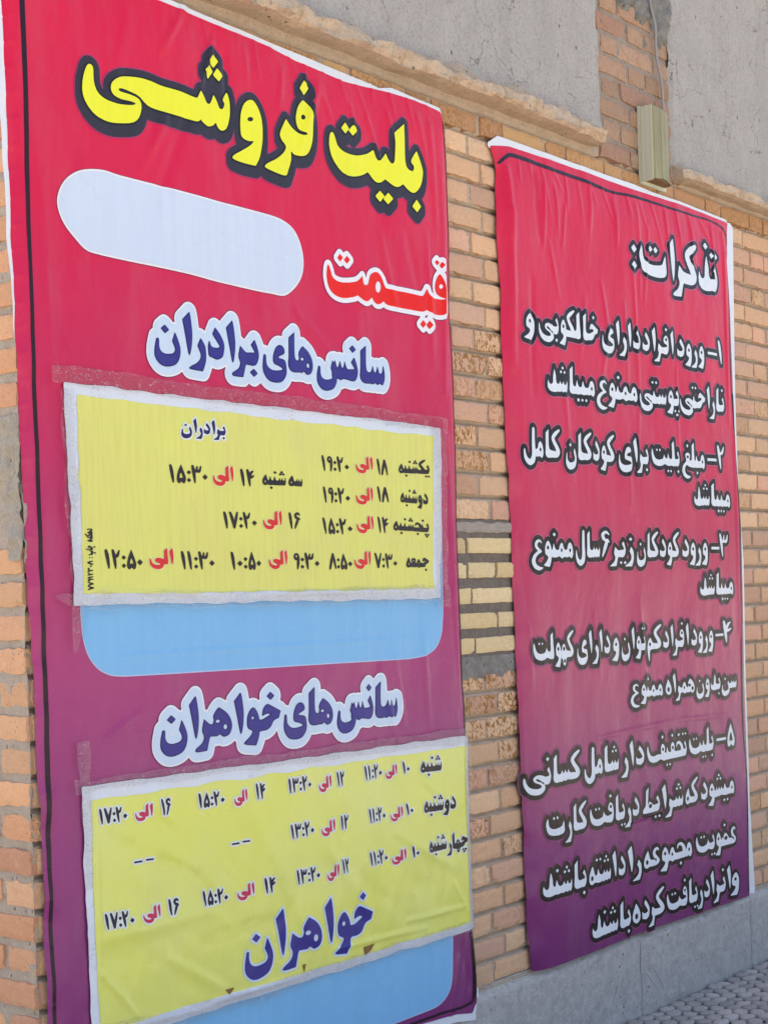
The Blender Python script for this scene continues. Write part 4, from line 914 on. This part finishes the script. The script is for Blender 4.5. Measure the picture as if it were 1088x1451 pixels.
lettering('printer_imprint', [vertical('دهکده', (131.5, 749), (131.5, 768), 0.022), vertical('چاپ', (132, 773), (132.3, 787), 0.022), vertical(':', (132.3, 789), (132.4, 791.5), 0.02), vertical('۷۷۹۱۲۳۰۸'[::-1], (132.4, 835.5), (132, 794.5), 0.020) if False else vertical('۷۷۹۱۲۳۰۸', (132, 794.5), (132.4, 836), 0.020)], [(0.0003, M_TXT, None)], surf1, men_p, 0.0011, 0.0018)
rows('day_lettering', [('T6', 'شنبه', 890, 224, 780, 236, 86), ('T6', 'دوشنبه', 960, 420, 795, 442, 88), ('T6', 'چهار', 1018, 612, 925, 634, 82), ('T6', 'شنبه', 915, 628, 820, 648, 84)], M_TXT, women_p, surf2, 0.0013, 0.0042, M_TWHITE, 0.0004)
rows('hour_lettering', [('T5', '۱۶', 518, 270, 465, 276, 84 * DG), ('T5', '۱۷:۲۰', 296, 304, 148, 324, 80 * DG), ('T5', '۱۴', 996, 188, 945, 194, 82 * DG), ('T5', '۱۵:۲۰', 796, 220, 655, 240, 76 * DG), ('T5', '۱۶', 562, 784, 505, 792, 84 * DG), ('T5', '۱۷:۲۰', 328, 840, 175, 866, 82 * DG), ('T5', '۱۴', 1048, 668, 990, 680, 82 * DG), ('T5', '۱۵:۲۰', 812, 722, 680, 744, 78 * DG),
    ('T6', '۱۰', 728, 238, 690, 243, 62 * DG), ('T6', '۱۱:۲۰', 590, 262, 494, 278, 74 * DG), ('T6', '۱۲', 390, 302, 348, 310, 76 * DG), ('T6', '۱۳:۲۰', 220, 322, 100, 346, 76 * DG), ('T6', '۱۰', 746, 450, 708, 457, 60 * DG), ('T6', '۱۱:۲۰', 610, 482, 518, 500, 74 * DG), ('T6', '۱۲', 412, 524, 370, 533, 74 * DG), ('T6', '۱۳:۲۰', 234, 556, 114, 582, 76 * DG),
    ('T6', '۱۰', 773, 668, 737, 677, 60 * DG), ('T6', '۱۱:۲۰', 621, 698, 520, 720, 72 * DG), ('T6', '۱۲', 412, 748, 373, 757, 74 * DG), ('T6', '۱۳:۲۰', 264, 788, 144, 816, 76 * DG),
    ('T5', '-', 427, 520, 388, 526, 56), ('T5', '-', 370, 532, 327, 539, 56), ('T5', '-', 918, 426, 880, 432, 56), ('T5', '-', 866, 438, 826, 445, 56)], ink('print_midnight', (30, 26, 52), 0.42), women_p, surf2, 0.0013, 0.0045, M_TWHITE, 0.0004)
rows('until_lettering', [('T5', 'الی', 423, 276, 335, 288, 66), ('T5', 'الی', 902, 198, 838, 210, 62), ('T5', 'الی', 463, 796, 373, 812, 66), ('T5', 'الی', 940, 680, 855, 696, 64), ('T6', 'الی', 662, 244, 608, 256, 54), ('T6', 'الی', 320, 308, 256, 320, 62), ('T6', 'الی', 692, 462, 634, 474, 56), ('T6', 'الی', 340, 534, 268, 548, 62), ('T6', 'الی', 708, 682, 640, 696, 58), ('T6', 'الی', 356, 764, 298, 778, 62)],
     ink('print_crimson', (186, 44, 80), 0.4), women_p, surf2, 0.0013, 0.0042, M_TWHITE, 0.0003)
rows('title_lettering', [('L8', 'خواهران', 1022, 365, 78, 614, 336)], M_NAVY, women_p, surf2, 0.0022, 0.0055, M_PBLUE)
# strips of clear packing tape over the edges of the timetables
nt = NT('clear_tape'); p = nt.pos()
cr_ = nt.noise(nt.mapping(p, (1, 1, 1.6)), 70, 3, 0.6, 2.0)
n = nt.bump(nt.ramp(cr_, [(0.58, 0.0), (0.645, 1.0), (0.71, 0.0)]), 0.25, 0.003); n = nt.bump(nt.noise(p, 18, 3), 0.2, 0.006, n)
gl = nt.new('ShaderNodeBsdfGlossy'); gl.inputs['Roughness'].default_value = 0.22; gl.inputs['Color'].default_value = (0.9, 0.9, 0.9, 1); nt.link(n, gl.inputs['Normal'])
tr_ = nt.new('ShaderNodeBsdfTransparent'); df = nt.new('ShaderNodeBsdfDiffuse'); df.inputs['Color'].default_value = (0.86, 0.74, 0.77, 1); nt.link(n, df.inputs['Normal'])
fr = nt.new('ShaderNodeFresnel'); fr.inputs['IOR'].default_value = 1.30; nt.link(n, fr.inputs['Normal'])
m1 = nt.new('ShaderNodeMixShader'); nt.link(nt.ramp(cr_, [(0.59, 0.045), (0.64, 0.40), (0.68, 0.045)]), m1.inputs[0]); nt.link(tr_.outputs[0], m1.inputs[1]); nt.link(df.outputs[0], m1.inputs[2])  # crinkle highlights painted in as pale diffuse lines
m2 = nt.new('ShaderNodeMixShader'); nt.link(fr.outputs[0], m2.inputs[0]); nt.link(m1.outputs[0], m2.inputs[1]); nt.link(gl.outputs[0], m2.inputs[2])
outn = [x for x in nt.n if x.type == 'OUTPUT_MATERIAL'][0]; nt.link(m2.outputs[0], outn.inputs['Surface']); nt.n.remove(nt.b)
M_TAPE = nt.m
def tape(root, surf, pts, seed):
    po = poly_at(pts, 0.028); F = Field([po], 0.004, 0.01); F.add([(q[0], q[1]) for q in po], 9)
    X, Z = np.meshgrid(F.xs, F.ys); F.d = F.d + 0.0018 * sinnoise(seed, 16, 6, 50)(X, Z)
    film('tape_strip', [(*F.contour(), M_TAPE, 0.0036)], surf, root)
tape(men, surf1, [(74, 518), (104, 519), (350, 553), (545, 579), (545, 598), (400, 582), (250, 563), (100, 544), (74, 542)], 301)
tape(men, surf1, [(545, 582), (632, 594), (632, 612), (545, 602)], 302)
tape(men, surf1, [(86, 548), (106, 550), (114, 700), (120, 864), (110, 926), (103, 924), (102, 830), (93, 700)], 303)
tape(men, surf1, [(608, 590), (630, 594), (634, 850), (638, 860), (620, 860), (614, 700)], 304)
tape(men, surf1, [(72, 844), (110, 840), (350, 838), (636, 828), (638, 852), (350, 860), (108, 864)], 305)
tape(women, surf2, [(106, 1108), (350, 1073), (560, 1045), (666, 1030), (666, 1052), (350, 1092), (106, 1126)], 311)
tape(women, surf2, [(108, 1054), (126, 1050), (130, 1140), (132, 1260), (121, 1262), (114, 1140)], 312)
tape(women, surf2, [(656, 1042), (670, 1042), (675, 1180), (679, 1318), (666, 1320), (660, 1180)], 313)
tape(women, surf2, [(390, 1390), (560, 1336), (674, 1302), (674, 1318), (560, 1353), (396, 1406)], 314)
tape(women, surf2, [(130, 1456), (260, 1428), (395, 1390), (400, 1408), (260, 1450), (132, 1490)], 315)

# ------------------------------------------------------------------ the right banner: house rules
rules = empty('rules_banner', (P(740, 800)[0], -0.02, 0.255), 'crimson to purple banner covered in white numbered rules, nailed right of the price banner', 'banner')
R_poly = poly_at(R_LEFT + R_BOT + R_RIGHT[::-1] + R_TOP[::-1])
gradR = gradient_ink('crimson_mauve_print', 2.74, 0.25, [(0.0, (206, 18, 58)), (0.25, (204, 28, 70)), (0.42, (194, 46, 84)), (0.56, (180, 58, 96)), (0.68, (166, 58, 102)), (0.76, (146, 54, 104)), (0.86, (126, 48, 106)), (1.0, (110, 42, 100))], 0.34)
V, Fc = blob(R_poly); r_sheet = film('printed_sheet', [(V, Fc, gradR, 0.0)], surfR, rules)
V, Fc = blob(poly_at([(697, 207), (695.7, 200), (708.5, 190.5), (712, 192), (783, 217), (900, 260), (925, 271), (1036, 312), (1036, 322), (925, 284), (900, 276), (783, 234), (723, 214)])); film('white_hem', [(V, Fc, M_WHITE, -0.0012)], surfR, rules)
V, Fc = blob(poly_at([(1033, 313), (1040, 315), (1044, 321), (1045, 395), (1046.5, 515), (1048.5, 600), (1052, 700), (1058.6, 793), (1061.5, 938), (1067, 1131), (1075.5, 1262), (1074, 1268), (1064, 1269), (1060, 1131), (1054, 938), (1049, 745), (1039, 600), (1036, 515), (1034, 443), (1029, 370)])); film('white_hem', [(V, Fc, M_WHITE, -0.0012)], surfR, rules)
for q in ([(710.5, 229, 4), (719, 221, 5.5), (731, 219.5, 6), (783, 238, 5), (831, 255, 5), (869, 271, 4), (900, 278, 4), (969, 301, 3), (1009, 313, 2.4), (1026, 325, 2.2), (1032, 345, 2), (1033, 400, 2)], [(1032.5, 400, 2), (1034, 529, 2), (1041, 647, 2.2), (1047, 735, 2.4), (1051, 1000, 2.6), (1058.5, 1100, 3), (1062, 1264, 3)]):
    V, Fc = blob(line_poly(q, 5), 0.0025); film('border_line', [(V, Fc, M_LINE, 0.0008)], surfR, r_sheet)
M_RW, M_RB, M_RG = ink('rule_white_ink', (214, 220, 232), 0.38), ink('rule_black_ink', (26, 20, 27), 0.36), ink('rule_glow_ink', (178, 78, 112), 0.38)
M_RG2 = ink('rule_glow_dark_ink', (128, 60, 104), 0.38)
def rule(crop, yr, yl, xr0, xl0, h900, items, glow):
    """a line of writing: baseline height at photo columns xr0 and xl0 (crop pixels), then words with their right and left ends"""
    parts = []
    x0, y0, sc = CROP[crop]
    for t, xr, xl in items:
        f = lambda x: yl + (yr - yl) * (x - xl0) / (xr0 - xl0)
        hz = h900 * (2370 - (x0 + (xr + xl) / 2 / sc)) / 1470 * sc
        if t[0] in DIG: hz *= 0.98 / 0.85
        parts.append(word(crop, t, xr, f(xr), xl, f(xl), hz, 0.024))
    lettering('rule_lettering', parts, [(0.0165, glow, None), (0.0122, M_RB, None), (-0.0016, M_RW, None)], surfR, r_sheet, 0.0027)
lettering('heading_lettering', [word('R1', 'تذکرات', 968, 358, 585, 258, 206, 0.024), word('R1', ':', 582, 258, 550, 250, 220, 0.024)], [(0.0180, M_RG, None), (0.0132, M_RB, None), (-0.0008, M_RW, None)], surfR, r_sheet, 0.003)
rule('R1', 705, 535, 990, 60, 38, [('۱', 998, 968), ('-', 964, 912), ('ورود', 898, 772), ('افراد', 756, 610), ('دارای', 600, 415), ('خالکوبی', 398, 112), ('و', 96, 50)], M_RG)
rule('R2', 288, 182, 1000, 155, 38.5, [('ناراحتی', 1000, 785), ('پوستی', 780, 595), ('ممنوع', 588, 388), ('میباشد', 382, 155)], M_RG)
rule('R2', 566, 498, 1000, 45, 39, [('۲', 1007, 965), ('-', 962, 915), ('مبلغ', 905, 790), ('بلیت', 780, 652), ('برای', 640, 500), ('کودکان', 482, 240), ('کامل', 215, 40)], M_RG)
rule('R2', 745, 735, 1030, 850, 37, [('میباشد', 1028, 850)], M_RG)
rule('R3', 238, 240, 1010, 80, 38, [('۳', 1022, 972), ('-', 972, 930), ('ورود', 915, 792), ('کودکان', 776, 580), ('زیر', 568, 475), ('۶', 465, 415), ('سال', 410, 290), ('ممنوع', 278, 70)], M_RG)
rule('R3', 415, 422, 1045, 880, 36, [('میباشد', 1043, 880)], M_RG2)
rule('R4', 167, 253, 1005, 80, 36.5, [('۴', 1010, 962), ('-', 966, 925), ('ورود', 918, 815), ('افراد', 806, 692), ('کم', 684, 618), ('توان', 610, 500), ('و', 490, 458), ('دارای', 445, 285), ('کهولت', 270, 75)], M_RG2)
rule('R4', 378, 430, 1030, 540, 32, [('سن', 1030, 958), ('بدون', 955, 838), ('همراه', 832, 700), ('ممنوع', 690, 540)], M_RG2)
rule('R5', 188, 387, 1020, 60, 38.5, [('۵', 1026, 984), ('-', 982, 936), ('بلیت', 925, 805), ('تخفیف', 797, 612), ('دار', 600, 502), ('شامل', 482, 315), ('کسانی', 296, 48)], M_RG2)
rule('R5', 409, 618, 1020, 135, 38, [('میشود', 1022, 865), ('که', 850, 788), ('شرایط', 780, 590), ('دریافت', 576, 338), ('کارت', 325, 133)], M_RG2)
rule('R6', 245, 505, 1030, 125, 39, [('عضویت', 1030, 840), ('مجموعه', 824, 594), ('را', 585, 522), ('داشته', 510, 330), ('باشند', 322, 124)], M_RG2)
rule('R6', 447, 697, 1045, 350, 39, [('و', 1045, 1008), ('انرا', 1006, 910), ('دریافت', 906, 704), ('کرده', 696, 540), ('باشند', 536, 350)], M_RG2)

# ------------------------------------------------------------------ the lamp box at the foot of the brick pier, and its cable
lamp = empty('wall_lamp', (4.5, 0, 2.755), 'beige metal wall lamp box above the rules banner, with an open brown underside', 'wall lamp')
def box_mesh(name, x0, x1, y0, y1, z0, z1, mat, parent, bev=0.003, taper=0.0):
    bm = bmesh.new()
    bmesh.ops.create_cube(bm, size=1.0, matrix=Matrix.Translation(((x0 + x1) / 2, (y0 + y1) / 2, (z0 + z1) / 2)) @ Matrix.Diagonal((x1 - x0, y1 - y0, z1 - z0, 1)))
    bmesh.ops.bevel(bm, geom=bm.edges[:], offset=bev, segments=2, affect='EDGES')
    me = bpy.data.meshes.new(name); bm.to_mesh(me); bm.free(); me.materials.append(mat)
    o = bpy.data.objects.new(name, me); COL.objects.link(o); o.parent = parent
    if parent: o.location = -Vector(parent.location)
    return o
nt = NT('beige_enamel'); p = nt.pos()
a = nt.noise(nt.mapping(p, (60, 60, 4)), 1.0, 4); b = nt.noise(p, 30, 4)
c = nt.mix(nt.ramp(a, [(0.35, 0.0), (0.7, 0.8)]), (0.40, 0.33, 0.15), (0.26, 0.20, 0.08)); c = nt.mix(nt.ramp(b, [(0.5, 0.0), (0.7, 0.4)]), c, (0.26, 0.20, 0.10))
M_BEIGE = nt.out(c, 0.38, nt.bump(a, 0.2, 0.003), 0.5); nt.b.inputs['Metallic'].default_value = 0.55
nt = NT('lit_cream'); p = nt.pos(); a = nt.noise(nt.mapping(p, (10, 260, 2)), 1.0, 2)
M_CREAM = nt.out(nt.mix(nt.ramp(a, [(0.4, 0.0), (0.6, 0.35)]), (0.62, 0.62, 0.47), (0.42, 0.42, 0.32)), 0.45, nt.bump(a, 0.5, 0.004), 0.5)  # paler cream: the light on the box's left side is put into the colour
nt = NT('shaded_brown_inside'); M_INSIDE = nt.out(nt.mix(nt.noise(nt.pos(), 40, 5), (0.16, 0.08, 0.035), (0.26, 0.15, 0.07)), 0.8)  # brown underside, with the shadow inside the box put into its colour
X0, X1, ZB, ZT, DP = 4.428, 4.583, 2.772, 3.008, 0.054
box_mesh('back_plate', X0, X1 + 0.01, -0.010, 0.0015, ZB - 0.022, ZT + 0.004, M_CREAM, lamp, 0.002)
box_mesh('side_cheek', X0 + 0.001, X0 + 0.0065, -DP, -0.0105, ZB - 0.016, ZT, M_CREAM, lamp, 0.0018)
box_mesh('side_cheek', X1 - 0.006, X1, -DP * 0.55, -0.0105, ZB + 0.004, ZT - 0.004, M_BEIGE, lamp, 0.0018)
# hood: folded sheet with an arched lower lip
cols = 14; v, f = [], []
prof = [(X0 + 0.0068, -0.0115), (X0 + 0.0072, -DP + 0.002), (X0 + 0.016, -DP - 0.002), (X0 + 0.055, -DP - 0.001), (X0 + 0.060, -DP + 0.0035), (X0 + 0.066, -DP - 0.0005), (X0 + 0.10, -DP + 0.004), (X0 + 0.126, -DP + 0.010), (X0 + 0.146, -DP * 0.62), (X0 + 0.149, -0.0115)]
zs = [0, 0.02, 0.05, 0.10, 0.16, 0.20, ZT - ZB - 0.006, ZT - ZB]
for zi, z in enumerate(zs):
    for j, (x, y) in enumerate(prof):
        lip = 0.007 * math.sin(math.pi * min(1, max(0, (x - X0 - 0.016) / 0.13))) if zi == 0 else 0
        v.append((x, y + (0.003 if zi == len(zs) - 1 and 0 < j < 9 else 0), ZB + z - 0.010 + lip + (0.010 if zi else 0)))
npf = len(prof)
for zi in range(len(zs) - 1):
    for j in range(npf - 1): f.append((zi * npf + j, zi * npf + j + 1, (zi + 1) * npf + j + 1, (zi + 1) * npf + j))
f.append(tuple((len(zs) - 1) * npf + j for j in range(npf)))
link_mesh('hood', v, f, [M_BEIGE, M_CREAM], lamp, midx=[1 if i < 7 * (npf - 1) and i % (npf - 1) == 0 else 0 for i in range(len(f))])  # left panel takes the paler lit-side colour
v = [(x * 0.96 + (X0 + 0.075) * 0.04, y * 0.93, ZB - 0.010) for x, y in prof] + [(x * 0.96 + (X0 + 0.075) * 0.04, y * 0.93, ZB - 0.003) for x, y in prof]
f = [tuple(range(npf))[::-1], tuple(range(npf, 2 * npf))] + [(j, (j + 1) % npf, npf + (j + 1) % npf, npf + j) for j in range(npf)]
link_mesh('inner_tray', v, f, M_INSIDE, lamp)
# cable
pts = [P(921, -75, 0.02), P(923, 0, 0.02), P(928.5, 40, 0.02), P(933, 80, 0.02), P(937, 118, 0.02), P(942, 155, 0.02), P(943, 166, 0.02)]
pts = [(4.548, 3.72)] + pts
path = smooth(pts, 8, closed=False); v, f = [], []
for i, (s_, z_) in enumerate(path):
    yo = -0.016 - 0.004 * math.sin(i * 0.35)
    for k in range(8):
        a_ = 2 * math.pi * k / 8; v.append((s_ + 0.0048 * math.cos(a_), yo + 0.0048 * math.sin(a_), z_))
for i in range(len(path) - 1):
    for k in range(8): f.append((i * 8 + k, i * 8 + (k + 1) % 8, (i + 1) * 8 + (k + 1) % 8, (i + 1) * 8 + k))
f += [tuple(range(8))[::-1], tuple((len(path) - 1) * 8 + k for k in range(8))]
nt = NT('grey_cable_sheath'); tag(link_mesh('cable', v, f, nt.out((0.30, 0.30, 0.30), 0.5, nt.bump(nt.noise(nt.pos(), 90), 0.2, 0.002)), smooth=True), 'thin grey cable running down the brick pier into the wall lamp', 'cable')
